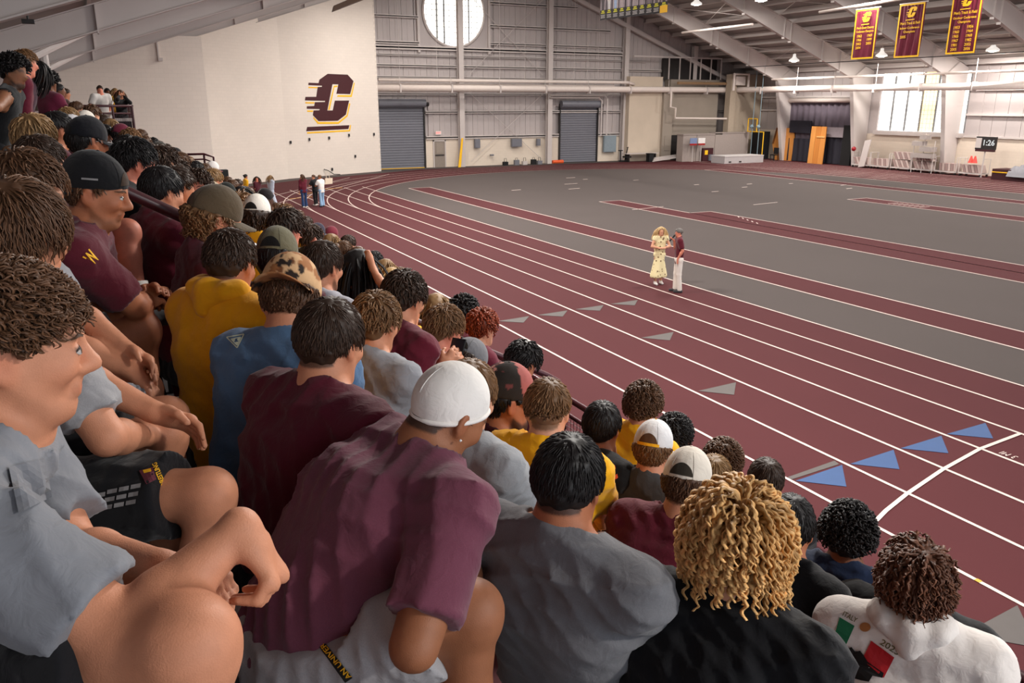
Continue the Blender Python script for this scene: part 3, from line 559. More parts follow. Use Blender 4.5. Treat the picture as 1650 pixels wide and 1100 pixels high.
# stacked chairs and hurdle carts under the windows
def cart(y, label, rows=1, lean=.3, x=58.4):
    r = empty('hurdle_cart', (x, y, 0), label, 'cart')
    MB().box(-.5, .5, -.9, .9, .18, .26).build('base', M_steel, r)
    for sx in (-.4, .4):
        for sy in (-.8, .8): MB().tube([(sx, sy - .04, .09), (sx, sy + .04, .09)], .09, 8).build('wheel', M_dark, r)
    for k in range(6):
        yy = -.85 + k * .24
        for rr in range(rows):
            z0 = .28 + rr * .62; MB().prism([(-.4, yy, z0), (-.4, yy + .2, z0), (-.4, yy + .2 + lean, z0 + .56), (-.4, yy + lean, z0 + .56)], (.7, 0, 0)).build('stacked_board', mat('board_mauve_%d' % (k % 2), ((186, 166, 160), (150, 126, 122))[k % 2], .6), r)
    for sy in (-.9, .9): MB().tube([(-.45, sy, .2), (-.45, sy, 1.3), (.45, sy, 1.3), (.45, sy, .2)], .03, 6).build('frame', M_steel, r)
cart(49.1, 'low cart of folded chairs with a red ball, left of the other carts', 1, .3); cart(47.2, 'short dark loaded cart beside the low chair cart', 1, .1)
cart(45.2, 'wide cart with two tiers of mauve slanted boards below the window', 2); cart(43.3, 'second wide cart of slanted mauve boards, right of the first', 2)
cart(41.2, 'cart packed with upright white hurdles below the window', 1, .05); cart(39.2, 'cart with pale green bags and two red cones', 1, .2)
for k, (y, z) in enumerate(((39.2, 1.75), (38.9, 1.75))): tag(MB().lathe([(.2, 0), (.05, .5), (0, .5)], 10).build('traffic_cone', mat('cone_red', (230, 70, 60), .5)), ('red traffic cone on the green bag cart, left one', 'red traffic cone on the green bag cart, right one')[k], 'cone').location = (57.9, y, z - .75)
tag(MB().lathe([(0, -.2), (.14, -.14), (.2, 0), (.14, .14), (0, .2)], 12).build('red_ball', mat('ball_red', (150, 24, 34), .4), smooth=True), 'red ball on the low chair cart below the right window', 'ball').location = (58.0, 50.0, 1.5)
sc_ = empty('timing_board', (58.0, 38.3, 0), 'small black timing display on a stand beside the right column', 'display')
MB().box(-.1, .1, -.75, .75, 2.0, 2.9).build('housing', M_dark, sc_); MB().box(-.14, -.1, .3, .72, 2.1, 2.8).build('white_screen', M_steel, sc_); v, f = text_polys('1:26', .55, .02); MB().add([(-.13, -q[0] - .25, q[1] + 2.3) for q in v], f).build('digits', mat('digit', (200, 210, 215), .5), sc_); MB().tube([(0, 0, 0), (0, 0, 2)], .05, 6).build('stand', M_steel, sc_); MB().box(-.12, .12, -.7, .7, 1.85, 2.0).build('sill', mat('dark_maroon', (60, 22, 28), .6), sc_)
wr = empty('wire_rack', (57.6, 43.0, 0), 'tall white wire rack behind the hurdle carts', 'rack')
for yy in (-.9, 0, .9): MB().tube([(0, yy, 0), (0, yy, 3.0 - abs(yy) * .6)], .03, 5).build('upright', M_steel, wr)
for z, ya, yb in ((2.9, -.3, .3), (2.4, .0, .9), (2.0, -.9, .2), (1.5, -.9, .9)): MB().box(-.3, .3, ya, yb, z - .35, z).build('wire_panel', mat('wire_grey', (160, 150, 146), .5), wr)
lp = empty('tarp_pit', (57.9, 33.2, 0), 'grey tarpaulin heaped over a maroon landing pit at the right wall', 'pit')
MB().box(-.7, .9, -4.2, 3.8, 0, .75).build('pit_frame', mat('dark_maroon', (60, 22, 28), .6), lp)
MB().box(-.75, -.7, -4.2, 3.8, .5, .56).build('gold_stripe', M_gold, lp)
n = 26; vs = []
for i in range(n + 1):
    for j in range(13):
        y = -3.6 + 6.2 * i / n; x = -.95 + 1.9 * j / 12
        h = .8 + .85 * math.exp(-((y + .9) / .5) ** 2) * math.exp(-((x) / .6) ** 2) + .5 * math.exp(-((y + 1.6) / 1.3) ** 2) + .25 * math.exp(-((y - 1.8) / .5) ** 2) + .1 * math.sin(y * 7 + x * 4) + .07 * math.sin(x * 11 - y * 5)
        if j < 2: h = max(.12, .3 + .35 * j * (1 + .5 * math.sin(y * 2.3)))
        vs.append((x, y, h))
MB().add(vs, [(i * 13 + j, i * 13 + j + 1, (i + 1) * 13 + j + 1, (i + 1) * 13 + j) for i in range(n) for j in range(12)]).build('tarpaulin', mat('tarp', (128, 126, 132), .5, var=.12), lp, smooth=True)
tag(MB().box(-.8, .9, -1.2, 1.2, 0, 1.1).box(-.85, .95, -1.25, 1.25, 1.05, 1.12).build('maroon_chest', mat('dark_maroon', (60, 22, 28), .6)), 'dark maroon box at the right wall beyond the tarpaulin heap', 'box').location = (58.0, 27.6, 0)
tag(MB().box(-.6, .6, -.6, .6, 0, 2.6).build('black_case', M_black), 'tall black case standing behind the long grey crash mat', 'case').location = (58.4, 61.6, 0)
ch = empty('office_chair', (57.6, 58.8, 0), 'small black chair and table in front of the wooden board', 'chair')
MB().box(-.25, .25, -.3, .3, .5, .58).build('seat', M_black, ch); MB().box(.2, .26, -.3, .3, .6, 1.2).build('backrest', M_black, ch)
for sx in (-.2, .2):
    for sy in (-.25, .25): MB().tube([(sx, sy, 0), (sx, sy, .5)], .03, 5).build('leg', M_black, ch)
mk = mat('mark', (120, 100, 90), .5)
for s in (0, .9): tag(MB().tube([(56.3, 60.6 - s, 0), (56.3, 60.6 - s, 8.6)], .035, 6).lathe([(.1, 2.95), (.2, 3.1), (.1, 3.3)], 10, (56.2, 60.6 - s, 0)).build('climbing_rope', mat('rope_blue', (120, 140, 150), .6)), ('hanging pale blue rope by the corner, left one', 'hanging pale blue rope by the corner, right one')[int(s > 0)], 'rope')
yl = empty('yellow_stand', (57.2, 61.2, 2.6), 'thin yellow metal frame behind the taupe pads', 'frame')
for a, c in (((0, 1, 0), (0, 1, 1.2)), ((0, 1, 1.2), (0, -.2, 1.2)), ((0, 1, 0), (0, -1.2, 0)), ((0, -.2, 1.2), (0, -.2, 0)), ((0, 1, 0), (0, 1, -2.58)), ((0, -1.2, 0), (0, -1.2, -2.58))): MB().tube([a, c], .05, 5).build('bar', M_gold, yl)
# ================================================================== FIGURE BUILDER
# Bodies, clothes and caps are smooth unions of tapered limbs meshed as one surface each.
f32 = np.float32
def unit(v): v = np.array(v, float); return v / (np.linalg.norm(v) + 1e-9)
class Vol:
    def __init__(s, lo, hi, h, fine=(), hf=None):
        s.ax = []
        for i in range(3):
            a, b = lo[i], hi[i]; iv = sorted((max(a, q[0][i]), min(b, q[1][i])) for q in fine)
            xs = [a]
            while xs[-1] < b:
                st = h
                if hf is not None:
                    for q in iv:
                        if q[0] - h < xs[-1] < q[1]: st = hf
                xs.append(xs[-1] + st)
            s.ax.append(np.array(xs, f32))
        s.D = np.full([len(a) for a in s.ax], 1.0, f32); s.h = h
    def sub(s, lo, hi):
        sl = []
        for i in range(3):
            a = int(np.searchsorted(s.ax[i], lo[i])); b = int(np.searchsorted(s.ax[i], hi[i])); sl.append(slice(max(a - 1, 0), min(b + 1, len(s.ax[i]))))
        return tuple(sl)
    def xyz(s, sl): return s.ax[0][sl[0]][:, None, None], s.ax[1][sl[1]][None, :, None], s.ax[2][sl[2]][None, None, :]
    def mix(s, sl, d, k, op):
        A = s.D[sl]
        if op == 'u':
            if k > 0: hh = np.maximum(k - np.abs(A - d), 0) / k; s.D[sl] = np.minimum(A, d) - hh * hh * (k * .25)
            else: s.D[sl] = np.minimum(A, d)
        else:
            d = -d
            if k > 0: hh = np.maximum(k - np.abs(A - d), 0) / k; s.D[sl] = np.maximum(A, d) + hh * hh * (k * .25)
            else: s.D[sl] = np.maximum(A, d)
    def cone(s, a, b, ra, rb=None, k=.03, n=None, fl=1., op='u'):
        """tapered limb a->b; n, fl: flatten to fl along direction n"""
        rb = ra if rb is None else rb
        a, b = np.array(a, f32), np.array(b, f32); R = max(ra, rb) + k + 2.5 * s.h
        sl = s.sub(np.minimum(a, b) - R, np.maximum(a, b) + R); x, y, z = s.xyz(sl)
        if min(x.shape[0], y.shape[1], z.shape[2]) == 0: return
        ab = b - a
        px, py, pz = x - a[0], y - a[1], z - a[2]
        L2 = float(ab @ ab) + 1e-9
        t = np.clip((px * ab[0] + py * ab[1] + pz * ab[2]) / L2, 0, 1)
        dx, dy, dz = px - t * ab[0], py - t * ab[1], pz - t * ab[2]
        q = dx * dx + dy * dy + dz * dz
        if n is not None and fl != 1:
            n = np.array(unit(n), f32); c = dx * n[0] + dy * n[1] + dz * n[2]; q = q + c * c * (1 / fl ** 2 - 1)
        d = np.sqrt(q) - (ra + (rb - ra) * t)
        if n is not None and fl < 1: d = d * (fl ** .5)
        s.mix(sl, d.astype(f32), k, op)
    def ell(s, c, M, r, k=.02, op='u'):
        """ellipsoid: centre, 3x3 axes (rows), radii"""
        c = np.array(c, f32); R = max(r) + k + 2.5 * s.h; sl = s.sub(c - R, c + R); x, y, z = s.xyz(sl)
        if min(x.shape[0], y.shape[1], z.shape[2]) == 0: return
        px, py, pz = x - c[0], y - c[1], z - c[2]; k0 = 0; k1 = 0
        for i in range(3):
            m = M[i]; q = (px * f32(m[0]) + py * f32(m[1]) + pz * f32(m[2])); k0 = k0 + (q / r[i]) ** 2; k1 = k1 + (q / r[i] ** 2) ** 2
        k0 = np.sqrt(k0); d = k0 * (k0 - 1) / (np.sqrt(k1) + 1e-6); s.mix(sl, d.astype(f32), k, op)
    def cut(s, p, n):
        """remove everything on the +n side of the plane through p"""
        n = unit(n); x, y, z = s.xyz((slice(None),) * 3); s.D = np.maximum(s.D, ((x - p[0]) * n[0] + (y - p[1]) * n[1] + (z - p[2]) * n[2]).astype(f32))
    def cut_near(s, p, n, R):
        """plane cut that only acts within R of p"""
        n = unit(n); p = np.array(p); sl = s.sub(p - R, p + R); x, y, z = s.xyz(sl)
        if min(x.shape[0], y.shape[1], z.shape[2]) == 0: return
        pl = ((x - p[0]) * n[0] + (y - p[1]) * n[1] + (z - p[2]) * n[2]).astype(f32)
        rr = np.sqrt((x - p[0]) ** 2 + (y - p[1]) ** 2 + (z - p[2]) ** 2) - R
        s.D[sl] = np.maximum(s.D[sl], np.minimum(pl, -rr))
    def wrinkle(s, amp, seed, dirs, fr=60.):
        rng = np.random.default_rng(seed); x, y, z = s.xyz((slice(None),) * 3); w = np.zeros_like(s.D)
        band = np.abs(s.D) < .05
        I = np.nonzero(band); X, Y, Z = s.ax[0][I[0]], s.ax[1][I[1]], s.ax[2][I[2]]; acc = 0
        warp = .35 * np.sin(X * 9 + seed) + .35 * np.sin(Y * 11 + 2 * seed) + .3 * np.sin(Z * 8 + 3 * seed)
        for d in dirs:
            d = unit(np.array(d) + rng.normal(0, .25, 3)); ph = rng.uniform(0, 6.28); fq = fr * rng.uniform(.5, 1.1)
            m = .5 + .5 * np.sin(X * rng.uniform(5, 14) + Y * rng.uniform(5, 14) + Z * rng.uniform(5, 14) + rng.uniform(0, 6))
            acc = acc + m * (1 - np.abs(np.sin((X * d[0] + Y * d[1] + Z * d[2]) * fq * .5 + ph + 2.6 * warp))) ** 1.6
        s.D[I] -= (amp * (acc / len(dirs) * 2 - .25)).astype(f32)
    def mesh(s):
        """naive surface nets -> verts, quads"""
        D = s.D; D[0], D[-1] = 1, 1; D[:, 0], D[:, -1] = 1, 1; D[:, :, 0], D[:, :, -1] = 1, 1
        IN = D < 0
        c = IN[:-1, :-1, :-1].astype(np.int8)
        for o in ((1, 0, 0), (0, 1, 0), (0, 0, 1), (1, 1, 0), (1, 0, 1), (0, 1, 1), (1, 1, 1)):
            c = c + IN[o[0]:IN.shape[0] - 1 + o[0], o[1]:IN.shape[1] - 1 + o[1], o[2]:IN.shape[2] - 1 + o[2]]
        act = (c > 0) & (c < 8); I = np.nonzero(act); n = len(I[0])
        if n == 0: return np.zeros((0, 3)), np.zeros((0, 4), int)
        idx = np.full(act.shape, -1, np.int32); idx[I] = np.arange(n)
        co = [(0, 0, 0), (1, 0, 0), (0, 1, 0), (1, 1, 0), (0, 0, 1), (1, 0, 1), (0, 1, 1), (1, 1, 1)]
        V = np.stack([D[I[0] + a, I[1] + b_, I[2] + e] for a, b_, e in co], 1)
        P = np.zeros((n, 3)); cnt = np.zeros(n)
        for a, b_ in ((0, 1), (2, 3), (4, 5), (6, 7), (0, 2), (1, 3), (4, 6), (5, 7), (0, 4), (1, 5), (2, 6), (3, 7)):
            va, vb = V[:, a], V[:, b_]; m = (va < 0) != (vb < 0); t = np.where(m, va / np.where(m, va - vb, 1), 0)
            for i in range(3): P[:, i] += np.where(m, co[a][i] + t * (co[b_][i] - co[a][i]), 0)
            cnt += m
        P /= cnt[:, None]; out = np.zeros((n, 3))
        for i in range(3):
            A = s.ax[i]; out[:, i] = A[I[i]] + P[:, i] * (A[I[i] + 1] - A[I[i]])
        Q = []
        for axis in range(3):
            sl0 = [slice(1, -1)] * 3; sl1 = [slice(1, -1)] * 3; sl0[axis] = slice(0, -1); sl1[axis] = slice(1, None)
            a0, a1 = IN[tuple(sl0)], IN[tuple(sl1)]; E = np.nonzero(a0 != a1)
            if len(E[0]) == 0: continue
            e = [E[0].copy(), E[1].copy(), E[2].copy()]
            for i in range(3):
                if i != axis: e[i] = e[i] + 1
            u, v = [(1, 2), (2, 0), (0, 1)][axis]
            def cell(du, dv):
                q = [e[0], e[1], e[2]]; q[u] = q[u] - du; q[v] = q[v] - dv; return idx[q[0], q[1], q[2]]
            quad = np.stack([cell(1, 1), cell(0, 1), cell(0, 0), cell(1, 0)], 1)
            flip = ~a0[E]; quad[flip] = quad[flip][:, ::-1]; Q.append(quad)
        Q = np.concatenate(Q); Q = Q[(Q >= 0).all(1)]
        return out, Q
def fast_mesh(name, V, Q, col=None, smooth=True):
    me = bpy.data.meshes.new(name); n = len(V); k = Q.shape[1] if len(Q) else 4
    me.vertices.add(n); me.vertices.foreach_set('co', np.asarray(V, f32).ravel())
    me.loops.add(len(Q) * k); me.loops.foreach_set('vertex_index', np.asarray(Q, np.int32).ravel())
    me.polygons.add(len(Q)); me.polygons.foreach_set('loop_start', np.arange(len(Q), dtype=np.int32) * k)
    try: me.polygons.foreach_set('loop_total', np.full(len(Q), k, np.int32))
    except Exception: pass
    me.polygons.foreach_set('use_smooth', np.full(len(Q), smooth, bool))
    if col is not None:
        a = me.color_attributes.new('col', 'FLOAT_COLOR', 'POINT'); c4 = np.ones((n, 4), f32); c4[:, :3] = col; a.data.foreach_set('color', c4.ravel())
    me.update(calc_edges=True); return me

M_skin = attr_mat('skin', .55, .34, bump=.2, bscale=380)
M_hair = attr_mat('hair', .52, .3)
M_attr = attr_mat('printed_cloth', .8, .2, bump=.25, bscale=500)
def cloth(rgb, heather=0.):
    name = 'cloth_%02x%02x%02x%s' % (*rgb, 'h' if heather else '')
    if name in MATS: return MATS[name]
    m, N, L, B = new_mat(name); c = srgb(rgb)
    tc = N.new('ShaderNodeTexCoord'); nz = N.new('ShaderNodeTexNoise'); nz.inputs['Scale'].default_value = 420 if heather else 14; nz.inputs['Detail'].default_value = 3; L.new(tc.outputs['Object'], nz.inputs['Vector'])
    v = heather or .08
    mx = N.new('ShaderNodeMix'); mx.data_type = 'RGBA'; mx.inputs[6].default_value = (*[q * (1 - v) for q in c], 1); mx.inputs[7].default_value = (*[min(1, q * (1 + v)) for q in c], 1)
    L.new(nz.outputs['Fac'], mx.inputs[0]); L.new(mx.outputs[2], B.inputs['Base Color'])
    B.inputs['Roughness'].default_value = .85; B.inputs['Specular IOR Level'].default_value = .2; B.inputs['Sheen Weight'].default_value = .15; B.inputs['Sheen Roughness'].default_value = .5
    n2 = N.new('ShaderNodeTexNoise'); n2.inputs['Scale'].default_value = 26; n2.inputs['Detail'].default_value = 4; n2.inputs['Distortion'].default_value = .6; L.new(tc.outputs['Object'], n2.inputs['Vector'])
    bp = N.new('ShaderNodeBump'); bp.inputs['Strength'].default_value = .35; bp.inputs['Distance'].default_value = .012; L.new(n2.outputs['Fac'], bp.inputs['Height']); L.new(bp.outputs[0], B.inputs['Normal'])
    MATS[name] = m; return m
SKIN = dict(light=(200, 136, 104), fair=(212, 154, 124), tan=(172, 108, 76), brown=(112, 66, 42), dark=(70, 42, 30), pink=(208, 128, 104))
HAIR = dict(dark=(58, 41, 31), black=(29, 25, 25), brown=(88, 60, 41), lbrown=(118, 85, 56), blond=(186, 150, 100), dblond=(140, 108, 72), red=(122, 48, 20), grey=(120, 114, 110))
def ik(S, W, l1, l2, hint):
    """elbow for a two-bone arm"""
    S, W = np.array(S), np.array(W); d = W - S; L = np.linalg.norm(d); L = min(max(L, .05), (l1 + l2) * .995); u = d / np.linalg.norm(d); W = S + u * L
    a = (l1 * l1 - l2 * l2 + L * L) / (2 * L); hgt = math.sqrt(max(l1 * l1 - a * a, 0)); p = np.array(hint, float) - u * (np.array(hint) @ u); return S + u * a + unit(p) * hgt, W
def frame(yaw, pitch=0., roll=0.):
    f = np.array([math.cos(yaw), math.sin(yaw), 0]); r = np.array([math.sin(yaw), -math.cos(yaw), 0]); z = np.array([0, 0, 1.])
    f2 = math.cos(pitch) * f - math.sin(pitch) * z; u = math.sin(pitch) * f + math.cos(pitch) * z
    r2 = math.cos(roll) * r - math.sin(roll) * u; u2 = math.sin(roll) * r + math.cos(roll) * u
    return f2, r2, u2
CRC, CRR = np.array([-.014, 0, .030]), np.array([.101, .079, .099])
def head_prims(v, H, f, r, u, s, det, ears=True, nose=1., jaw=1.):
    g = lambda a, b, c: H + s * (f * a + r * b + u * c); M = np.array([f, r, u])
    v.ell(g(*CRC), M, CRR * s, .02); v.ell(g(.026, 0, -.040), M, np.array([.058, .058 * jaw, .074]) * s, .03)
    v.cone(g(.064, -.014, -.1), g(.064, .014, -.1), .023 * s, k=.022)
    for q in (-1, 1): v.cone(g(.0, q * .056, -.03), g(.045, q * .034, -.094), .022 * s, .02 * s, k=.03)
    v.cone(g(.088, 0, .022), g(.113, 0, -.024), .0105 * s, .0135 * s * nose, k=.012); v.cone(g(.113, 0, -.024), g(.092, 0, -.036), .0125 * s, .012 * s, k=.008)
    if det:
        v.cone(g(.078, -.036, .03), g(.078, .036, .03), .0155 * s, k=.02)
        for q in (-1, 1):
            v.ell(g(.101, q * .032, .008), M, np.array([.018, .017, .011]) * s, .016, op='s')
            v.ell(g(.085, q * .032, .008), M, np.array([.012, .014, .0125]) * s, .004)
            v.cone(g(.098, q * .012, -.031), g(.095, q * .014, -.031), .0085 * s, k=.012)
            v.ell(g(.062, q * .046, -.02), M, np.array([.03, .02, .022]) * s, .03)
        v.cone(g(.088, -.018, -.058), g(.088, .018, -.058), .0085 * s, k=.012); v.cone(g(.086, -.014, -.071), g(.086, .014, -.071), .009 * s, k=.012)
        v.cone(g(.098, -.02, -.0645), g(.098, .02, -.0645), .004 * s, k=.006, op='s')
    if ears:
        for q in (-1, 1):
            Me = np.array([unit(f * .95 - r * q * .3), unit(r * q + f * .3), u]); v.ell(g(-.012, q * .083, -.004), Me, np.array([.021, .010, .034]) * s, .008)
            if det: v.ell(g(-.006, q * .092, .0), Me, np.array([.011, .006, .02]) * s, .006, op='s')
def hand_prims(v, W, d, pn, s, det, curl=.5, side=1, spread=.1):
    """W wrist, d towards the fingers, pn palm normal (palm faces pn)"""
    d = unit(d); pn = unit(np.array(pn) - d * (np.array(pn) @ d)); sd = np.cross(d, pn) * side
    v.cone(W, W + d * .03 * s, .026 * s, .03 * s, k=.02, n=pn, fl=.75); K = W + d * .088 * s
    v.cone(W + d * .035 * s + sd * .012 * s, K + sd * .022 * s, .021 * s, .017 * s, k=.015, n=pn, fl=.75)
    v.cone(W + d * .035 * s - sd * .012 * s, K - sd * .022 * s, .021 * s, .016 * s, k=.015, n=pn, fl=.75)
    for i, (o, L) in enumerate(((.031, .068), (.0105, .08), (-.0105, .074), (-.031, .058))):
        b0 = K + sd * o * s - d * .006; c1, c2 = curl * .9, curl * 1.9
        d1 = unit(d * math.cos(c1) + pn * math.sin(c1) + sd * o * spread * 12); d2 = unit(d * math.cos(c2) + pn * math.sin(c2) + sd * o * spread * 12)
        m = b0 + d1 * L * .52 * s
        v.cone(b0, m, .0098 * s, .0088 * s, k=.004); v.cone(m, m + d2 * L * .52 * s, .0088 * s, .0072 * s, k=.004)
    t0 = W + d * .03 * s + sd * .028 * s; td = unit(d * .75 + sd * .62 + pn * .35); t1 = t0 + td * .04 * s; td2 = unit(d * .9 + sd * .15 + pn * .5)
    v.cone(t0, t1, .0145 * s, .0115 * s, k=.012); v.cone(t1, t1 + td2 * .034 * s, .0108 * s, .0085 * s, k=.004)
def hairline(fx): return np.interp(fx, [-.12, -.06, -.03, .0, .025, .055, .085, .12], [-.078, -.06, .0, .008, .012, .05, .078, .082])
def sph_dirs(n, seed):
    i = np.arange(n) + .5; ph = np.arccos(1 - 2 * i / n); th = PI * (1 + 5 ** .5) * i + seed; rng = np.random.default_rng(seed)
    d = np.stack([np.sin(ph) * np.cos(th), np.sin(ph) * np.sin(th), np.cos(ph)], 1) + rng.normal(0, .05, (n, 3)); return d / np.linalg.norm(d, axis=1)[:, None]
def hair_parts(style, rgb, seed, lod, line_cut=None):
    """hair in head-local coordinates (forward, right, up): verts, tris, colours.  lod 0 near .. 3 far"""
    rng = np.random.default_rng(seed); c = np.array(srgb(rgb))
    P = dict(short=(.010, .034, .006, .0, 0.3), neat=(.012, .045, .004, .0, .12), messy=(.016, .055, .012, .0, .5), curly=(.018, .055, .010, .007, .5), curltop=(.014, .05, .010, .007, .5), fade=(.014, .042, .005, .0, .25), buzz=(.005, .010, .002, 0, .3), afro=(.026, .042, .02, .008, .8), blondcurl=(.030, .115, .028, .0075, .45), shag=(.020, .085, .010, .002, .3), mop=(.022, .10, .014, .0085, .45), long=(.014, .38, .004, .003, .1), pony=(.008, .05, .003, 0, .1), bun=(.008, .05, .003, 0, .1), braids=(.010, .30, .004, .0, .1))[style]
    t, Ln, lift, curl, rnd = P
    Vs, Qs, Cs = [], [], []
    # base shell
    hb = (.007, .009, .014, .02)[lod]; v = Vol((-.17, -.15, -.14), (.15, .15, .19), hb); I3 = np.eye(3)
    v.ell(CRC, I3, CRR + t + .004, 0)
    x, y, z = v.xyz((slice(None),) * 3)
    hl = hairline(x + 0 * y + 0 * z) + .006 * np.sin(y * 160 + seed) * np.sin(x * 90)
    if style in ('long', 'braids', 'mop', 'blondcurl'): hl = np.where(x < .015, hl - .05, hl)
    if style == 'fade': v.D = v.D + (np.clip((.055 - z) / .06, 0, 1) * .013).astype(f32)
    ear = np.sqrt(((x + .010) / .022) ** 2 + ((z + .004) / .036) ** 2) - 1
    v.D = np.maximum(v.D, (hl - z).astype(f32)); v.D = np.maximum(v.D, np.where(np.abs(y) > .05, -ear * .02, -1).astype(f32)) if style not in ('long', 'afro', 'blondcurl', 'mop') else v.D
    if line_cut is not None: v.D = np.maximum(v.D, (z - line_cut(x)).astype(f32))
    nz = np.sin(x * 95 + seed) * np.sin(y * 110) * np.sin(z * 100 + 1) + .6 * np.sin(x * 210) * np.sin(y * 190 + seed) * np.sin(z * 220)
    v.D = v.D + (nz * (.004 + .25 * curl + .12 * lift)).astype(f32)
    bv, bq = v.mesh()
    if len(bv):
        Vs.append(bv); Qs.append(np.concatenate([bq[:, [0, 1, 2]], bq[:, [0, 2, 3]]]))
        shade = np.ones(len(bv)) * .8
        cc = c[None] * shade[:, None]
        if style == 'fade': a = np.clip((.04 - bv[:, 2]) / .06, 0, .55)[:, None]; cc = cc * (1 - a) + np.array([.22, .12, .08]) * a
        Cs.append(cc)
    n = {0: 1500, 1: 700, 2: 260, 3: 80}[lod]
    if style in ('curly', 'afro', 'curltop'): n = int(n * 1.25)
    if style == 'blondcurl': n = 620
    if style == 'buzz': n = 0
    if n:
        K = 22 if style == 'blondcurl' else 10 if style in ('long', 'braids', 'mop', 'curly', 'afro', 'curltop') and lod < 2 else 6
        d = sph_dirs(int(n * 1.9), seed); root = CRC + d * CRR * (1 + t * 4)
        hl = hairline(root[:, 0]) - (.03 if style in ('long', 'mop', 'blondcurl', 'braids') else 0) * (root[:, 0] < .01)
        ok = root[:, 2] > hl + .004
        if line_cut is not None: ok &= root[:, 2] < line_cut(root[:, 0])
        if style not in ('long', 'afro', 'blondcurl', 'mop'): ok &= ~((np.abs(root[:, 1]) > .05) & (((root[:, 0] + .01) / .022) ** 2 + ((root[:, 2] + .004) / .036) ** 2 < 1))
        root = root[ok][:n]; d = d[ok][:n]; n = len(root)
        crown = np.array([-.055, .012, .115]); nor = d / CRR; nor /= np.linalg.norm(nor, axis=1)[:, None]
        fl = root - crown; fl -= nor * (fl * nor).sum(1)[:, None]; fl /= np.linalg.norm(fl, axis=1)[:, None] + 1e-6
        if style in ('messy', 'neat', 'fade', 'short'): fl += np.array([.25, .35 * math.sin(seed), 0]) * (root[:, 2] > .08)[:, None]
        fl += rng.normal(0, rnd, (n, 3)); fl /= np.linalg.norm(fl, axis=1)[:, None] + 1e-6
        ln = Ln * rng.uniform(.65, 1.15, n)
        if style == 'curltop': ln *= np.clip((root[:, 2] - .02) / .05, .18, 1)
        if style == 'fade': ln *= np.clip((root[:, 2] - .0) / .07, .12, 1)
        if style in ('short', 'neat', 'messy'): ln *= np.clip((root[:, 2] + .06) / .12, .3, 1)
        if style in ('afro', 'curly', 'curltop'): fl = unit_rows(nor * (.9 if style == 'afro' else .35) + fl)
        if style == 'blondcurl': fl = unit_rows(nor * .75 + fl * .8)
        if style == 'long':
            fr_ = root[:, 0] > -.03; fl[fr_] = unit_rows(np.stack([-.5 * np.ones(fr_.sum()), np.sign(root[fr_, 1] + 1e-6) * 1.0, -.25 * np.ones(fr_.sum())], 1) + rng.normal(0, .1, (fr_.sum(), 3)))
        step = ln / (K - 1); p = root.copy(); pts = [p.copy()]; dv = fl.copy(); g = np.array([0, 0, -1.])
        grav = dict(long=1.1, blondcurl=.30, mop=.25, braids=.6).get(style, .05)
        for i in range(1, K):
            dv = unit_rows(dv + g * grav * (.35 + i / K) * .6 + nor * lift * 4 / max(i, 1) * .3)
            p = p + dv * step[:, None]
            q = (p - CRC) / (CRR + t * .8 + lift * min(i, 2) * .5 + .002); l = np.linalg.norm(q, axis=1); ins = l < 1; p[ins] = CRC + (p - CRC)[ins] / l[ins][:, None]
            if style == 'long': m = (p[:, 0] > .02) & (np.abs(p[:, 1]) < .078) & (p[:, 2] < .07); p[m, 1] = np.sign(p[m, 1] + 1e-6) * .08; p[m, 0] = np.minimum(p[m, 0], .045)
            if style in ('long', 'braids'):   # keep outside the neck and back
                rr = np.hypot(p[:, 0] + .03, p[:, 1]); m = (p[:, 2] < -.05) & (rr < .085); p[m, 0] -= (.085 - rr[m])
            if style not in ('long', 'braids', 'pony'):
                q = (p - CRC) / (CRR + t + lift * 1.1 + (.022 if style == 'blondcurl' else .02 if style == 'mop' else .004)); l = np.linalg.norm(q, axis=1); o_ = (l > 1) & (p[:, 2] > -.06); p[o_] = CRC + (p - CRC)[o_] / l[o_][:, None]
            pts.append(p.copy())
        pts = np.stack(pts, 1)
        T = np.gradient(pts, axis=1); T /= np.linalg.norm(T, axis=2)[..., None] + 1e-9
        A = np.cross(T, nor[:, None, :] + .01); A /= np.linalg.norm(A, axis=2)[..., None] + 1e-9; Bn = np.cross(T, A)
        if curl:
            ph = rng.uniform(0, 6.28, n)[:, None] + np.linspace(0, 1, K)[None] * (ln / .035)[:, None] * (7.0 if style != 'blondcurl' else 6.2)
            am = curl * np.linspace(.2, 1, K)[None] * rng.uniform(.6, 1.2, n)[:, None]; pts = pts + (A * np.cos(ph)[..., None] + Bn * np.sin(ph)[..., None]) * am[..., None]
        r0 = {0: .0036, 1: .005, 2: .007, 3: .010}[lod] * (1.35 if style in ('afro', 'mop') else 1.0) * (1.3 if curl else 1) * (1.75 if style == 'blondcurl' else 1)
        if style == 'braids': r0 *= 1.5
        rad = r0 * np.linspace(1, .35 if style != 'blondcurl' else .6, K)[None, :, None] * rng.uniform(.7, 1.25, n)[:, None, None]
        ring = [pts + rad * (math.cos(a) * A + math.sin(a) * Bn) for a in (0, 2.094, 4.189)]
        V = np.stack(ring, 2).reshape(-1, 3)
        i, k, j = np.meshgrid(np.arange(n), np.arange(K - 1), np.arange(3), indexing='ij'); b0 = (i * K + k) * 3
        a0, a1, a2, a3 = b0 + j, b0 + (j + 1) % 3, b0 + 3 + (j + 1) % 3, b0 + 3 + j
        Tq = np.concatenate([np.stack([a0, a1, a2], -1).reshape(-1, 3), np.stack([a0, a2, a3], -1).reshape(-1, 3)])
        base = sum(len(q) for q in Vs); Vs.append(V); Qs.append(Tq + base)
        br = rng.uniform(.7, 1.45, n)[:, None, None] * np.linspace(.75, 1.25, K)[None, :, None]
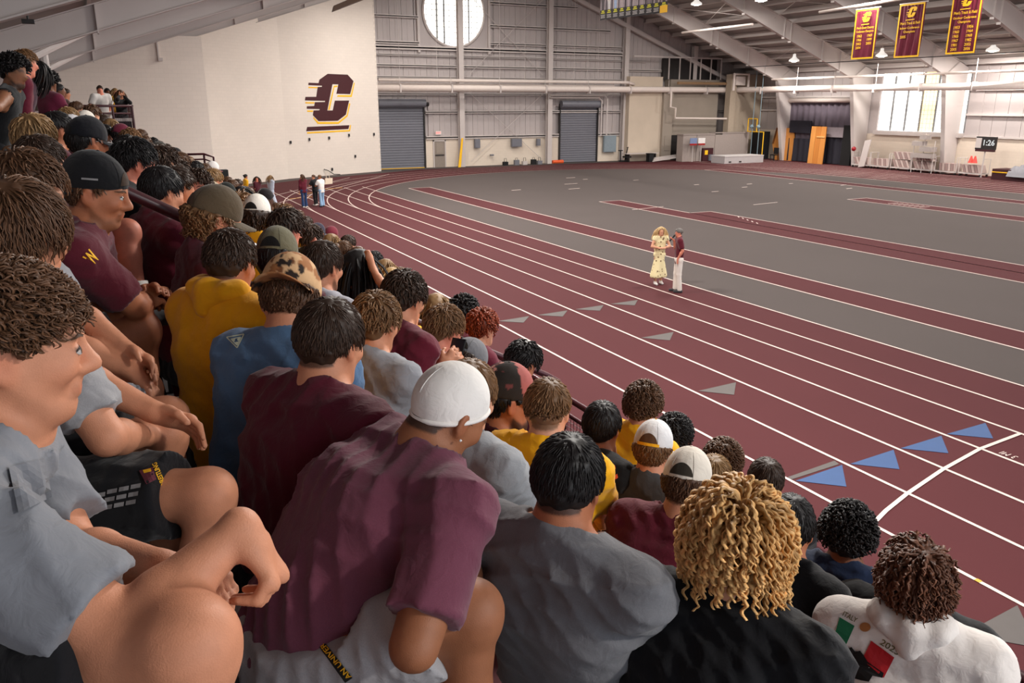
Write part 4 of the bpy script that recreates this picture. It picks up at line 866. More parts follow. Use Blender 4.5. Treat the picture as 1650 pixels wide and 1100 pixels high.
        Cs.append((np.clip(br, .4, 2.0) * c[None, None]).repeat(3, 1).reshape(-1, 3))
    if style in ('pony', 'bun'):
        v = Vol((-.4, -.12, -.42), (0, .12, .2), (.008, .01, .015, .02)[lod])
        if style == 'bun': v.ell((-.125, 0, .07), I3, (.045, .048, .045), .01)
        else:
            v.cone((-.11, 0, .07), (-.165, 0, .02), .02, .034, k=.02); v.cone((-.165, 0, .02), (-.17, .01, -.2), .034, .03, k=.02); v.cone((-.17, .01, -.2), (-.16, .02, -.34), .03, .008, k=.02)
            x, y, z = v.xyz((slice(None),) * 3); v.D = v.D + (.004 * np.sin(y * 260 + x * 50 + 2 * np.sin(z * 20))).astype(f32)
        bv, bq = v.mesh(); base = sum(len(q) for q in Vs); Vs.append(bv); Qs.append(np.concatenate([bq[:, [0, 1, 2]], bq[:, [0, 2, 3]]]) + base)
        Cs.append(c[None] * (1 + .35 * np.sin(bv[:, 1] * 300 + bv[:, 0] * 90))[:, None])
    return np.concatenate(Vs), np.concatenate(Qs), np.concatenate(Cs)
def unit_rows(a): return a / (np.linalg.norm(a, axis=1)[:, None] + 1e-9)
_hair_cache = {}
def spin(face): return face * PI / 180
def row_x(k): return -.33 + .67 * k
def row_z(k): return 4.16 - .36 * k
PEOPLE = []
EYES = []
from mathutils.bvhtree import BVHTree as BVHT
M_eye = attr_mat('eye', .2, .5)
def local_to(H, F, s, V): return H + s * (V @ F)          # F rows: forward, right, up
def build_cap(c, Hl, F, hs, root, lod, seed, hair_rgb, org):
    dr = -1. if c.get('back') else 1.; hb = (.005, .007, .011, .018)[lod]; I3 = np.eye(3)
    kind = c.get('kind', 'cap'); tilt = c.get('tilt', .12)
    base = (lambda x: .024 - tilt * x * dr) if kind == 'cap' else (lambda x: .005 + .62 * x)
    v = Vol((-.16, -.14, -.12), (.16, .14, .19), hb)
    v.ell(CRC + (0, 0, .004), I3, CRR + (.013, .012, .018) if kind == 'cap' else CRR + .009, 0)
    if kind == 'cap': v.ell(CRC + (.02 * dr, 0, .03), I3, (.088, .075, .088), .03)
    x, y, z = v.xyz((slice(None),) * 3); v.D = np.maximum(v.D, (base(x) - z + 0 * y).astype(f32))
    if kind == 'cap': v.D = v.D + (np.where(np.abs(np.sin(3 * np.arctan2(y, x + .01))) < .05, .0012, 0) + 0 * z).astype(f32)
    V, Q = v.mesh()
    if c.get('camo'):
        rng = np.random.default_rng(4); col = np.tile(np.array(srgb(c['col'])), (len(V), 1))
        for rgb, nb, rr in c['camo']:
            cc = np.array(srgb(rgb))
            if not isinstance(nb, int): col[np.linalg.norm(V - np.array(nb), axis=1) + .004 * np.sin(V[:, 1] * 200) < rr] = cc; continue
            for _ in range(nb):
                q = CRC + unit(rng.normal(0, 1, 3) + np.array([-.4, 0, .4])) * (CRR + .015); e = np.array([rng.uniform(.6, 1.8), rng.uniform(.6, 1.8), 1]); col[np.linalg.norm((V - q) * e, axis=1) + .004 * np.sin(V[:, 1] * 200) < rr * rng.uniform(.7, 1.3)] = cc
        me = fast_mesh('crown', local_to(Hl, F, hs, V), Q, col); o = link('cap' if kind == 'cap' else 'skullcap', me, M_attr, root)
    else:
        o = link('cap' if kind == 'cap' else 'skullcap', fast_mesh('crown', local_to(Hl, F, hs, V), Q), cloth(c['col']), root)
    mc = cloth(c.get('brim', c['col']))
    if kind != 'cap':
        pts = []
        for a in np.linspace(0, 2 * PI, 44):
            lo_, hi_ = .0, .2
            for _ in range(24):
                m_ = (lo_ + hi_) / 2; q = np.array([-.014 + m_ * math.cos(a), m_ * math.sin(a), 0]); q[2] = base(q[0]) + .006; ok = (((q - CRC - (0, 0, .004)) / (CRR + .009)) ** 2).sum() < 1; lo_, hi_ = (m_, hi_) if ok else (lo_, m_)
            pts.append(q)
        link('band', MB().tube([local_to(Hl, F, hs, np.array(p)) for p in pts], .0065, 6, cap=False).mesh('band', True), cloth(c['col']), o)
        pts = [CRC + (CRR + .0105) * np.array([-math.cos(a), .06, math.sin(a)]) for a in np.linspace(-.12, 1.0, 10)]
        link('seam', MB().tube([local_to(Hl, F, hs, p) for p in pts], .0014, 5).mesh('seam', True), mat('seam_white', (236, 232, 228), .7), o); return
    if c.get('nobrim'): return o
    vs = []; na, ns = 15, 5
    for sgn in (0, -.0045):
        for i in range(na):
            a = -1.15 + 2.3 * i / (na - 1)
            for j in range(ns):
                q = j / (ns - 1); xi, yi = .112 * math.cos(a), .094 * math.sin(a); L = .072 * math.cos(a * .72) ** .6
                xx = (xi + L * q) * dr - .01; yy = yi * (1 + .05 * q); zz = base(xx * .92) + .004 - .010 * q - .9 * (abs(yy) / .1) ** 2 * .028 * (1 if q else .5) + c.get('flip', 0) * q
                vs.append((xx, yy, zz + sgn))
    fs = [(i * ns + j, i * ns + j + 1, (i + 1) * ns + j + 1, (i + 1) * ns + j) for i in range(na - 1) for j in range(ns - 1)]; n = na * ns
    fs += [tuple(q + n for q in f[::-1]) for f in fs]; edge = [i * ns + ns - 1 for i in range(na)]; fs += [(edge[i], edge[i] + n, edge[i + 1] + n, edge[i + 1]) for i in range(na - 1)]
    if c.get('camo') and not c.get('brim'):
        b = MB().add(local_to(Hl, F, hs, np.array(vs)), fs); me = b.mesh('brim', True); a = me.color_attributes.new('col', 'FLOAT_COLOR', 'POINT'); rng = np.random.default_rng(9)
        vv = np.array(vs); col = np.ones((len(vs), 4), f32); col[:, :3] = srgb(c['col'])
        for rgb, nb, rr in c['camo']:
            if not isinstance(nb, int): col[:, :3] = srgb(rgb); continue
            for _ in range(nb): q = vv[rng.integers(len(vv))]; col[np.linalg.norm(vv - q, axis=1) < rr * .8, :3] = srgb(rgb)
        a.data.foreach_set('color', col.ravel()); link('brim', me, M_attr, o)
    else: link('brim', MB().add(local_to(Hl, F, hs, np.array(vs)), fs).mesh('brim', True), mc, o)
    top = local_to(Hl, F, hs, CRC + np.array([.004 * dr, 0, CRR[2] + .024]))
    if lod < 3: link('button', MB().lathe([(0, .006), (.006, .004), (.008, 0)], 8, top).mesh('button', True), cloth(c.get('button', c.get('brim', c['col']))), o)
    if lod < 2:
        for a in (PI / 6, PI / 2, 5 * PI / 6):
            for sg in (1, -1):
                pts = []
                for e in np.linspace(.08, 1.5, 8):
                    q = CRC + (0, 0, .004) + (CRR + (.0138, .0128, .0188)) * np.array([math.cos(a) * math.cos(e) * sg, math.sin(a) * math.cos(e) * sg, math.sin(e)])
                    if q[2] > base(q[0]): pts.append(local_to(Hl, F, hs, q))
                if len(pts) > 2: link('seam', MB().tube(pts, .0013, 4, cap=False).mesh('seam'), cloth(tuple(int(q * .8) for q in c['col'])), o)
    tree = BVHT.FromPolygons([tuple(map(float, q)) for q in V], [tuple(map(int, q)) for q in Q])
    def on_dome(q, off=.0022):
        ax_ = np.array([-.012, 0, q[2]]); d_ = unit(np.array(q) - ax_); hit = tree.ray_cast(Vector(ax_ + d_ * .3), Vector(-d_)); return np.array(hit[0]) + d_ * off if hit[0] is not None else np.array(q)
    if c.get('opening', True) and lod < 3:                    # half-moon gap over the strap, opposite the brim
        vs = []; m = 14
        for i in range(m + 1):
            a = -.5 + 1.0 * i / m; hgt = .046 * math.sqrt(max(0, 1 - (a / .505) ** 2))
            for q in (0, .25, .5, .75, 1):
                e = .19 * (1 - .0) * 0 + (.010 + hgt * q); x_ = -dr * .118 * math.cos(a) - .012; y_ = .0955 * math.sin(a); zz = base(x_) + .014 + hgt * q
                k = 1 - .28 * (max(0, zz - .03) / .1) ** 1.5
                vs.append(on_dome((x_, y_, zz)))
        fs = [(5 * i + j, 5 * i + 5 + j, 5 * i + 6 + j, 5 * i + 1 + j) for i in range(m) for j in range(4)]
        oc = tuple(int(q * .6) for q in hair_rgb); link('opening', MB().add(local_to(Hl, F, hs, np.array(vs)), fs).mesh('opening', True), cloth(c.get('gap', oc)), o)
        if c.get('strap'):
            b = MB(); vs = []
            for i in range(11):
                a = -.6 + 1.2 * i / 10
                for q in (.002, .016): x_ = -dr * .1195 * math.cos(a) - .012; vs.append(on_dome((x_, .0965 * math.sin(a), base(x_) + q), .003))
            link('strap', b.add(local_to(Hl, F, hs, np.array(vs)), [(2 * i, 2 * i + 2, 2 * i + 3, 2 * i + 1) for i in range(10)]).mesh('strap', True), cloth(c['strap']), o)
    return o
def person(label, px=0, py=0, d=0, H=None, k=None, stand=None, face=0, pitch=18, roll=0, tor=None, skin='light', hair=('short', 'dark'), top=('tee', (90, 22, 36)), bottom=('shorts', (40, 40, 46)),
           cap=None, arms='knees', spread=.17, lod=None, hs=1., bf=1., beard=None, wl=None, wr=None, el=None, er=None, lean=None, knees=None, group=None, seed=None, shrug=0., hand=None, grey=None, ydy=0., female=False, height=1.76, nobody=False, hh=.70, hipp=None, eyes=False, sfr=.80, feet=None, handn=None):
    if H is None:
        if not d: rz_ = ray(px, py)[2]; d = (row_z(k) + hh - HCAM) / rz_
        H = at(px, py, d)
    hs *= .93; H = np.array(H, float); seed = seed if seed is not None else len(PEOPLE) + 11
    dist = float(np.linalg.norm(H - CAM))
    if lod is None: lod = 0 if dist < 2.5 else 1 if dist < 4.9 else 2 if dist < 11 else 3
    rng = np.random.default_rng(seed); Z = np.array([0, 0, 1.])
    F = np.array(frame(math.radians(face), math.radians(pitch), math.radians(roll))); f, r, u = F
    ta = math.radians(face * .6 if tor is None else tor); fT = np.array([math.cos(ta), math.sin(ta), 0]); rT = np.array([math.sin(ta), -math.cos(ta), 0])
    hs_ = hs; N = H - hs * (u * .098 + f * .034) - Z * .052 * hs
    if stand is None:
        if k is None: k = min(range(-2, 6), key=lambda q: abs(H[2] - (row_z(q) + .70)))
        zs = row_z(k); lx = min(max(H[0] - row_x(k), -.02), .5); P = np.array([H[0] - lx if lean is None else H[0] - lean, N[1] + ydy, zs + .10])
    else:
        zs = None; fl = stand; hip = (H[2] + .11 - fl) * .525 + fl; P = np.array([N[0], N[1], hip]) - fT * (.02 if lean is None else lean)
    if hipp is not None: P = np.array(hipp, float)
    d_ = N - P; Lt = np.linalg.norm(d_); t_ = d_ / Lt; back = -unit(np.cross(t_, rT))
    bow = math.sqrt(max(0, .53 ** 2 - Lt ** 2)) * .42 + .02 if stand is None else .01
    Lm = P + d_ * .36 + back * bow * .8; Ch = P + d_ * .70 + back * bow
    t2 = unit(N - Ch); fC = unit(np.cross(t2, rT)); bfw = bf * (.88 if female else 1.)
    sw = .19 * bfw; Sh = {q: N - t2 * (.058 - shrug) + rT * q * sw + fC * (.012 if arms != 'down' else 0) for q in (-1, 1)}
    hipw = .092; Hp = {q: P + rT * q * hipw for q in (-1, 1)}
    Kn, An = {}, {}
    for q in (-1, 1):
        if stand is None:
            Kn[q] = Hp[q] + fT * .40 + rT * q * (spread - hipw) * 1.0 + Z * .035
            An[q] = np.array([*(Kn[q] - fT * .03)[:2], zs - .43 + .09])
        else:
            An[q] = np.array([P[0], P[1], stand + .08]) + rT * q * .10 + fT * (.05 * q); Kn[q] = (Hp[q] + An[q]) / 2 + fT * .02 + Z * .01
    if knees:
        for q, w in knees.items(): Kn[q] = np.array(w, float); An[q] = np.array([Kn[q][0] - .03, Kn[q][1], (zs - .34) if stand is None else An[q][2]])
    if feet:
        for q, w in feet.items(): An[q] = np.array(w, float)
    # arms
    l1, l2 = .285 * bf ** .3, .255; Wr, El, Hd, Hn, cur = {}, {}, {}, {}, {}
    mid = (Kn[-1] + Kn[1]) / 2
    for q in (-1, 1):
        st = arms if isinstance(arms, str) else arms[0 if q < 0 else 1]; hint = -Z * 1. + rT * q * .55 - fT * .2; hd = fT; hn = -rT * q
        if st == 'knees': w = mid + Z * .10 + rT * q * .045 + fT * .0; hd = fT * .6 - Z * .35 - rT * q * .6; hn = -Z * .5 - rT * q * .6
        elif st == 'lap': w = (Hp[q] + Kn[q]) / 2 + Z * .13 + fT * .06; hd = fT; hn = -Z
        elif st == 'onknee': w = Kn[q] * .75 + Hp[q] * .25 + Z * .115; hd = unit(Kn[q] - Hp[q]) - Z * .1; hn = -Z
        elif st == 'chin': w = H + f * .085 - u * .19 + r * q * .02; hd = u + f * .1; hn = -f * 1. - r * q * .4; hint = -Z + fT * .4 + rT * q * .3
        elif st == 'phone': w = N + fT * .30 - Z * .26 + rT * q * .05; hd = fT * .6 + Z * .5 - rT * q * .3; hn = -fT * .5 - rT * q
        elif st == 'cross': w = mid + Z * .12 - rT * q * .06 + fT * (-.02 + .03 * q); hd = -rT * q + fT * .2 - Z * .2; hn = -Z
        elif st == 'headup': w = H + u * .04 + r * q * .13 - f * .02; hd = u * .7 - r * q * .5; hn = -r * q; hint = rT * q + Z * .1 + fT * .6
        elif st == 'hips': w = P + rT * q * .2 + Z * .06 + fT * .05; hd = fT * .4 - rT * q * .6 - Z * .3; hn = -rT * q; hint = rT * q - fT * .4
        elif st == 'cam': w = H + f * .13 - u * .03 + r * q * .06; hd = u * .8 + f * .2; hn = -r * q; hint = -Z + rT * q * .8
        elif st == 'mic': w = H + f * .13 - u * .20; hd = u * .5 + f * .6; hn = -r * q; hint = -Z
        elif st == 'waist': w = P + fT * .2 + Z * .22 + rT * q * .04; hd = -rT * q + fT * .3; hn = -fT; hint = rT * q - Z * .6
        else: w = Sh[q] - Z * .50 + rT * q * .05 + fT * .05; hd = -Z; hn = -rT * q; hint = -fT + rT * q * .3
        ex = wl if q < 0 else wr
        if ex is not None: w = np.array(ex, float)
        ee = el if q < 0 else er
        if ee is not None:
            E = Sh[q] + unit(np.array(ee, float) - Sh[q]) * l1; w = E + unit(w - E) * min(max(np.linalg.norm(w - E), .2), l2 * 1.08)
        else: E, w = ik(Sh[q], w, l1, l2, hint)
        Wr[q], El[q] = w, E
        if ex is not None: hd = w - E + 0 * Z
        cur[q] = .5
        if hand and q in hand: hd, hn = hand[q][:2]; cur[q] = hand[q][2] if len(hand[q]) > 2 else .35
        Hd[q], Hn[q] = unit(hd), unit(hn)
    # ---------------- body: one continuous surface
    h = (.0105, .0145, .024, .034)[lod]; hf = (.0058, .009, None, None)[lod]
    allp = [H + u * .16, H - u * .15, H + f * .14, H - f * .14, P, N, *Sh.values(), *El.values(), *Kn.values(), *An.values(), *[Wr[q] + Hd[q] * .18 for q in (-1, 1)], *Wr.values(), *Hp.values()] + [An[q] + fT * .2 - Z * .1 for q in (-1, 1)]
    lo, hi = np.min(allp, 0) - .17, np.max(allp, 0) + .17
    fine = [(H - .15, H + .15)] + [(Wr[q] + Hd[q] * .08 - .11, Wr[q] + Hd[q] * .08 + .11) for q in (-1, 1)]
    v = Vol(lo, hi, h, fine, hf); det = lod <= 1; s_ = hs
    for q in (-1, 1):
        v.cone(P + rT * q * .055, Lm + rT * q * .05, .100 * bfw, .094 * bfw, k=.05, n=fT, fl=.9)
        v.cone(Lm + rT * q * .05, Ch + rT * q * .072, .094 * bfw, .102 * bfw, k=.05, n=fC, fl=.86)
        v.cone(Ch + rT * q * .072, N - t2 * .085 + rT * q * .085, .102 * bfw, .072 * bfw, k=.05, n=fC, fl=.84)
        v.cone(Sh[q], N + t2 * .0, .060 * bfw, .052, k=.05); v.cone(Sh[q] * .45 + N * .55 + t2 * .012, N + t2 * .03, .036, .036, k=.04)
        v.cone(Sh[q], El[q], .060 * bfw, .042 * bfw, k=.03); Mi = El[q] + (Wr[q] - El[q]) * .3
        v.cone(El[q], Mi, .040 * bfw, .0425 * bfw, k=.015); v.cone(Mi, Wr[q], .0425 * bfw, .027, k=.015)
        v.cone(Hp[q], Kn[q], .090 * bfw, .058 * bfw, k=.04); Ca = Kn[q] + (An[q] - Kn[q]) * .3 - fT * .012
        v.cone(Kn[q], Ca, .055 * bfw, .054 * bfw, k=.03); v.cone(Ca, An[q], .054 * bfw, .034, k=.03); v.cone(Kn[q] + unit(Kn[q] - Hp[q]) * .012, Kn[q] + unit(Kn[q] - Hp[q]) * .012 - Z * .02, .046 * bfw, k=.03)
        v.cone(An[q] - fT * .04 - Z * .05, An[q] + fT * .13 - Z * .055, .034, .03, k=.03)
        if lod <= 1: hand_prims(v, Wr[q], Hd[q], Hn[q], 1.02, lod == 0, cur[q], q)
        else: v.cone(Wr[q], Wr[q] + Hd[q] * .13, .03, .026, k=.02)
    v.cone(N - t2 * .05, H - u * .07 * s_ - f * .026 * s_, .068 * bfw, .058 * bfw, k=.035); head_prims(v, H, f, r, u, s_, det, cap is None or cap.get('kind') != 'wrap')
    V, Q = v.mesh(); sk = np.array(srgb(SKIN[skin] if isinstance(skin, str) else skin)); col = np.tile(sk, (len(V), 1)); L = (V - H) @ F.T / s_; hc = np.array(srgb(HAIR[hair[1]] if isinstance(hair[1], str) else hair[1])) if hair else sk
    m = lambda w: np.clip(w, 0, 1)[:, None]
    if lod <= 2:
        lip = m(1.25 - np.sqrt(((L[:, 1]) / .024) ** 2 + ((L[:, 2] + .0645) / .0125) ** 2)) * (L[:, 0] > .06)[:, None]; col = col * (1 - .75 * lip) + .75 * lip * sk * np.array([.86, .52, .52])
        ck = m(1.1 - np.sqrt(((np.abs(L[:, 1]) - .045) / .03) ** 2 + ((L[:, 2] + .022) / .03) ** 2 + ((L[:, 0] - .06) / .05) ** 2)); col = col * (1 - .3 * ck) + .3 * ck * sk * np.array([1.05, .72, .68])
        er_ = m(1.3 - np.sqrt(((L[:, 0] + .012) / .03) ** 2 + ((np.abs(L[:, 1]) - .085) / .018) ** 2 + (L[:, 2] / .042) ** 2)); col = col * (1 - .35 * er_) + .35 * er_ * sk * np.array([1.05, .66, .58])
        bw = m((1.15 - np.sqrt(((np.abs(L[:, 1]) - .033) / .022) ** 2 + ((L[:, 2] - .034 + .12 * np.abs(np.abs(L[:, 1]) - .03)) / .0075) ** 2)) * 3) * (L[:, 0] > .055)[:, None]; col = col * (1 - .8 * bw) + .8 * bw * hc
        if lod <= 1:
            ey = m((1.1 - np.sqrt(((np.abs(L[:, 1]) - .032) / .0155) ** 2 + ((L[:, 2] - .009) / .007) ** 2)) * 6) * (L[:, 0] > .08)[:, None]; col = col * (1 - ey) + ey * np.array([.09, .055, .045])
        if beard:
            z1 = np.interp(L[:, 0], [-.01, .02, .055, .078, .088, .11], [-.03, -.055, -.078, -.07, -.047, -.044]); bd = m((z1 - L[:, 2]) / .012) * m((L[:, 0] + .005) / .012) * (L[:, 2] > -.135)[:, None] * (1 - lip); col = col * (1 - beard * bd) + beard * bd * hc
    if hair and hair[0] != 'bald':
        sc = m((L[:, 2] - hairline(L[:, 0])) / .006) * (np.linalg.norm(L, axis=1) < .2)[:, None] * (np.abs(L[:, 1]) < .083)[:, None]; col = col * (1 - .85 * sc) + .85 * sc * hc * .7
    kr = m(1 - np.minimum(np.linalg.norm(V - Kn[1], axis=1), np.linalg.norm(V - Kn[-1], axis=1)) / .08) * .25; col = col * (1 - kr) + kr * sk * np.array([1, .75, .68])
    O = np.array([P[0], P[1], zs if stand is None else stand])
    me = fast_mesh('person', V - O, Q, col); body = link('person', me, M_skin); body.location = O; tag(body, label, 'person', group)
    H_, rel = H - O, lambda w: w - O
    if eyes:
        tb = BVHT.FromPolygons([tuple(map(float, q)) for q in V], [tuple(map(int, q)) for q in Q])
        def on_face(b_, c_, off):
            o_ = H + s_ * (f * .2 + r * b_ + u * c_); hit = tb.ray_cast(Vector(o_), Vector(-f)); return (np.array(hit[0]) + f * off if hit[0] is not None else H + s_ * (f * .09 + r * b_ + u * c_)) - O_
        O_ = np.array([P[0], P[1], zs if stand is None else stand])
        for q in (-1, 1):
            vs, cl = [], []; nx, ny = 18, 9
            for i in range(nx + 1):
                for j in range(ny + 1):
                    a_ = -1 + 2 * i / nx; b_ = -1 + 2 * j / ny; hh_ = .0062 * math.sqrt(max(0, 1 - a_ * a_)) + .0003
                    vs.append(on_face(q * (.033 + a_ * .0155), .0085 + b_ * hh_ - .0015 * a_, .0012)); rr_ = math.hypot(a_ * .0155, b_ * hh_)
                    cl.append((.03, .02, .018) if b_ > .55 or rr_ < .0028 else (.10, .065, .04) if rr_ < .0062 else (.42, .38, .36))
            link('eye', fast_mesh('eye', np.array(vs), np.array([(i * (ny + 1) + j, (i + 1) * (ny + 1) + j, (i + 1) * (ny + 1) + j + 1, i * (ny + 1) + j + 1) for i in range(nx) for j in range(ny)]), np.array(cl)), M_eye, body)
            vs = []
            for i in range(13):
                a_ = -1 + 2 * i / 12
                for b_ in (-1, 1): vs.append(on_face(q * (.033 + a_ * .021), .034 - .006 * (a_ * q * q - .1) ** 2 + b_ * .0034 * (1 - .55 * abs(a_ - -.2)), .0022))
            link('eyebrow', MB().add(vs, [(2 * i, 2 * i + 2, 2 * i + 3, 2 * i + 1) for i in range(12)]).mesh('eyebrow', True), cloth(tuple(int(w * .8) for w in (HAIR[hair[1]] if isinstance(hair[1], str) else hair[1]))), body)
    # ---------------- clothes
    dirs_t = [t2 * .9 + rT * .5, t2 * .9 - rT * .5, t2, t2 * .4 + rT]
    g = h * 1.05 if lod > 0 else .0092
    kind, crgb = top[0], top[1]; mg = .013 + (.012 if kind in ('hood', 'sweat') else 0) + (.004 if lod == 3 else 0)
    lo2 = np.min([P, N, *Sh.values(), *El.values(), *(Wr.values() if kind in ('long', 'hood', 'sweat') else [])], 0) - .2; hi2 = np.max([P, N, *Sh.values(), *El.values(), *(Wr.values() if kind in ('long', 'hood', 'sweat') else [])], 0) + .2
    v = Vol(lo2, hi2, g); kk = .07
    for q in (-1, 1):
        v.cone(P - t_ * (.03 if stand is None else .10) + rT * q * .06, Lm + rT * q * .055, .106 * bfw + mg, .100 * bfw + mg, k=kk, n=fT, fl=.92)
        v.cone(Lm + rT * q * .055, Ch + rT * q * .072, .100 * bfw + mg, .103 * bfw + mg, k=kk, n=fC, fl=.88)
        v.cone(Ch + rT * q * .072, N - t2 * .085 + rT * q * .085, .103 * bfw + mg, .072 * bfw + mg, k=kk, n=fC, fl=.86); v.cone(Sh[q], N - t2 * .0, .060 * bfw + mg, .052 + mg, k=kk); v.cone(Sh[q] * .45 + N * .55 + t2 * .012, N + t2 * .03, .036 + mg, .036 + mg, k=.04)
    body_D = v.D; v.D = np.full_like(body_D, 1.)
    fr_ = .35 if kind == 'cap' else .80
    for q in (-1, 1):
        if kind == 'tank': continue
        if kind in ('long', 'hood', 'sweat'): v.cone(Sh[q], El[q], .062 * bfw + mg, .046 * bfw + mg, k=.04); v.cone(El[q], Wr[q] - unit(Wr[q] - El[q]) * .015, .046 * bfw + mg, .034 + mg * .5, k=.03)
        else:
            e_ = Sh[q] + (El[q] - Sh[q]) * fr_; v.cone(Sh[q], Sh[q] + (El[q] - Sh[q]) * (fr_ + .15), .064 * bfw + mg, .056 * bfw + mg * 1.3, k=.0); v.cut_near(e_, El[q] - Sh[q], .16)
    v.mix((slice(None),) * 3, body_D, .035, 'u')
    if kind == 'tank':
        for q in (-1, 1): v.cone(Sh[q] - t2 * .03 + rT * q * .03, El[q], .062 * bfw, .05 * bfw, k=.02, op='s')
    if kind == 'hood':
        vh = Vol(N - .32, N + .3, .0092 if lod == 0 else .0115); hN = N - fC * .072 + t2 * .05
        for q in (-1, 1):
            vh.cone(hN, hN + rT * q * .085 + fC * .05, .038, .036, k=.03); vh.cone(hN + rT * q * .09 + fC * .05, N + rT * q * .085 + fC * .10 - t2 * .05, .042, .026, k=.03)
            vh.cone(hN - t2 * .06 - fC * .018, hN + rT * q * .08, .024, .032, k=.03)
        vh.cone(hN - t2 * .07 - fC * .018, hN - fC * .012, .024, .036, k=.03)
        ndh = unit((H - u * .07 * s_) - N); vh.cone(N + ndh * .05 + fC * .01, H, .062, .085, k=.015, op='s'); Vh, Qh = vh.mesh()
    if lod <= 1: v.wrinkle((.017 if lod == 0 else .016) * (.55 if kind == 'hood' else 1), seed, dirs_t, 130.)
    nd = unit((H - u * .07 * s_ - f * .022 * s_) - N)
    if kind != 'hood': v.cut_near(N + nd * .042, unit(nd * .85 + fC * .5), .105)
    else: v.cut_near(N + nd * .03, nd, .10)
    hem = P - t_ * (.075 if stand is None else .13); v.cut(hem, -t_)
    if kind == 'dress': pass
    V, Q = v.mesh(); o = link({'hood': 'hoodie', 'sweat': 'sweatshirt', 'tank': 'tank_top', 'long': 'long_sleeve_shirt', 'dress': 'dress_top', 'cap': 'blouse'}.get(kind, 'shirt'), fast_mesh('shirt', V - O, Q), cloth(crgb, .22 if (len(top) > 2 and top[2]) else 0), body); body['_shirt'] = o.name
    if kind == 'hood': link('hood', fast_mesh('hood', Vh - O, Qh), cloth(crgb), o)
    bk, brgb = bottom[0], bottom[1]
    if bk in ('shorts', 'pants', 'jeans', 'skirt'):
        allq = [P, *Hp.values(), *Kn.values()] + ([*An.values()] if bk != 'shorts' else []); v = Vol(np.min(allq, 0) - .2, np.max(allq, 0) + .2, g if bk != 'x' else g); fr = sfr if stand is None else .92
        ml = .017 if bk == 'shorts' else .012
        for q in (-1, 1):
            v.cone(P + rT * q * .055, Hp[q], .104 * bfw + ml, .096 * bfw + ml, k=.06)
            if bk == 'shorts': v.cone(Hp[q], Hp[q] + (Kn[q] - Hp[q]) * (fr + .12), .094 * bfw + ml, .072 * bfw + ml * 1.8, k=.04)
            elif bk == 'skirt': v.cone(P, (An[q] + Kn[q]) / 2 - Z * .02, .12, .17, k=.06)
            else:
                fl2 = .030 if bk == 'pants' else .05; v.cone(Hp[q], Kn[q], .092 * bfw + ml, .062 * bfw + ml, k=.03); v.cone(Kn[q], An[q] - Z * .0, .060 * bfw + ml, .040 + fl2, k=.03)
        if lod <= 1: v.wrinkle(.015, seed + 5, [fT, fT + rT, Z + fT, rT], 120.)
        for q in (-1, 1):
            if bk == 'shorts': v.cut_near(Hp[q] + (Kn[q] - Hp[q]) * fr, Kn[q] - Hp[q], .2)
            elif bk != 'skirt': v.cut_near(An[q] - Z * .03, An[q] - Kn[q], .12)
        if bk == 'skirt': v.cut((An[1] + Kn[1]) / 2 - Z * .08, -Z)
        v.cut_near(P + Z * .12 if stand is None else P + t_ * .1, Z - fT * .3 if stand is None else t_, .24); V, Q = v.mesh(); so = link({'skirt': 'skirt', 'shorts': 'shorts'}.get(bk, 'trousers'), fast_mesh('trousers', V - O, Q), cloth(brgb, .2 if len(bottom) > 2 else 0), body); body['_shorts'] = so.name
    if (lod <= 1 or stand is not None) and not nobody:
        for q in (-1, 1):
            v = Vol(An[q] - (.2, .2, .12), An[q] + (.24, .24, .1), .012 if lod < 2 else .02); b0 = An[q] - Z * .045
            v.cone(b0 - fT * .05, b0 + fT * .145, .044, .040, k=.03); v.cone(An[q] - fT * .02, b0 + fT * .03, .046, .046, k=.03); v.cut(An[q] - Z * .085, -Z); V, Q = v.mesh(); link('shoe', fast_mesh('shoe', V - O, Q), cloth((222, 216, 210) if seed % 3 else (60, 58, 60)), body)
            if lod <= 1: link('sock', MB().tube([rel(An[q] + Z * .02), rel(An[q] + Z * .03 + (Kn[q] - An[q]) * .28)], [.043, .050], 12).mesh('sock', True), cloth((226, 222, 218)), body)
    # ---------------- hair and headgear
    if hair and hair[0] != 'bald':
        hr = HAIR[hair[1]] if isinstance(hair[1], str) else hair[1]; lc = None
        if cap: lc = ((lambda x, dr=(-1. if cap.get('back') else 1.), tl=cap.get('tilt', .12): .030 - tl * x * dr) if cap.get('kind', 'cap') == 'cap' else (lambda x: .0 + .62 * x))
        key = (hair[0], hr, lod, seed % (7 if lod == 1 else 4), bool(cap) and (cap.get('kind'), cap.get('back'), cap.get('tilt'))) if lod >= 1 else None
        if key is not None and key in _hair_cache: hv, hq, hcl = _hair_cache[key]
        else:
            hv, hq, hcl = hair_parts(hair[0], hr, seed, lod, lc)
            if key is not None: _hair_cache[key] = (hv, hq, hcl)
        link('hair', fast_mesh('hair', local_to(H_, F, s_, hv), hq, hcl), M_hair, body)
    if cap: build_cap(cap, H_, F, s_, body, lod, seed, hr if hair and hair[0] != 'bald' else (40, 30, 26), O)
    PEOPLE.append(body); body['_cap'] = 0; info = dict(o=body, H=H, N=N, P=P, Sh=Sh, El=El, Wr=Wr, Kn=Kn, Hp=Hp, F=F, fC=fC, t2=t2, rT=rT, fT=fT, Ch=Ch, Lm=Lm, O=O, Hd=Hd); return info
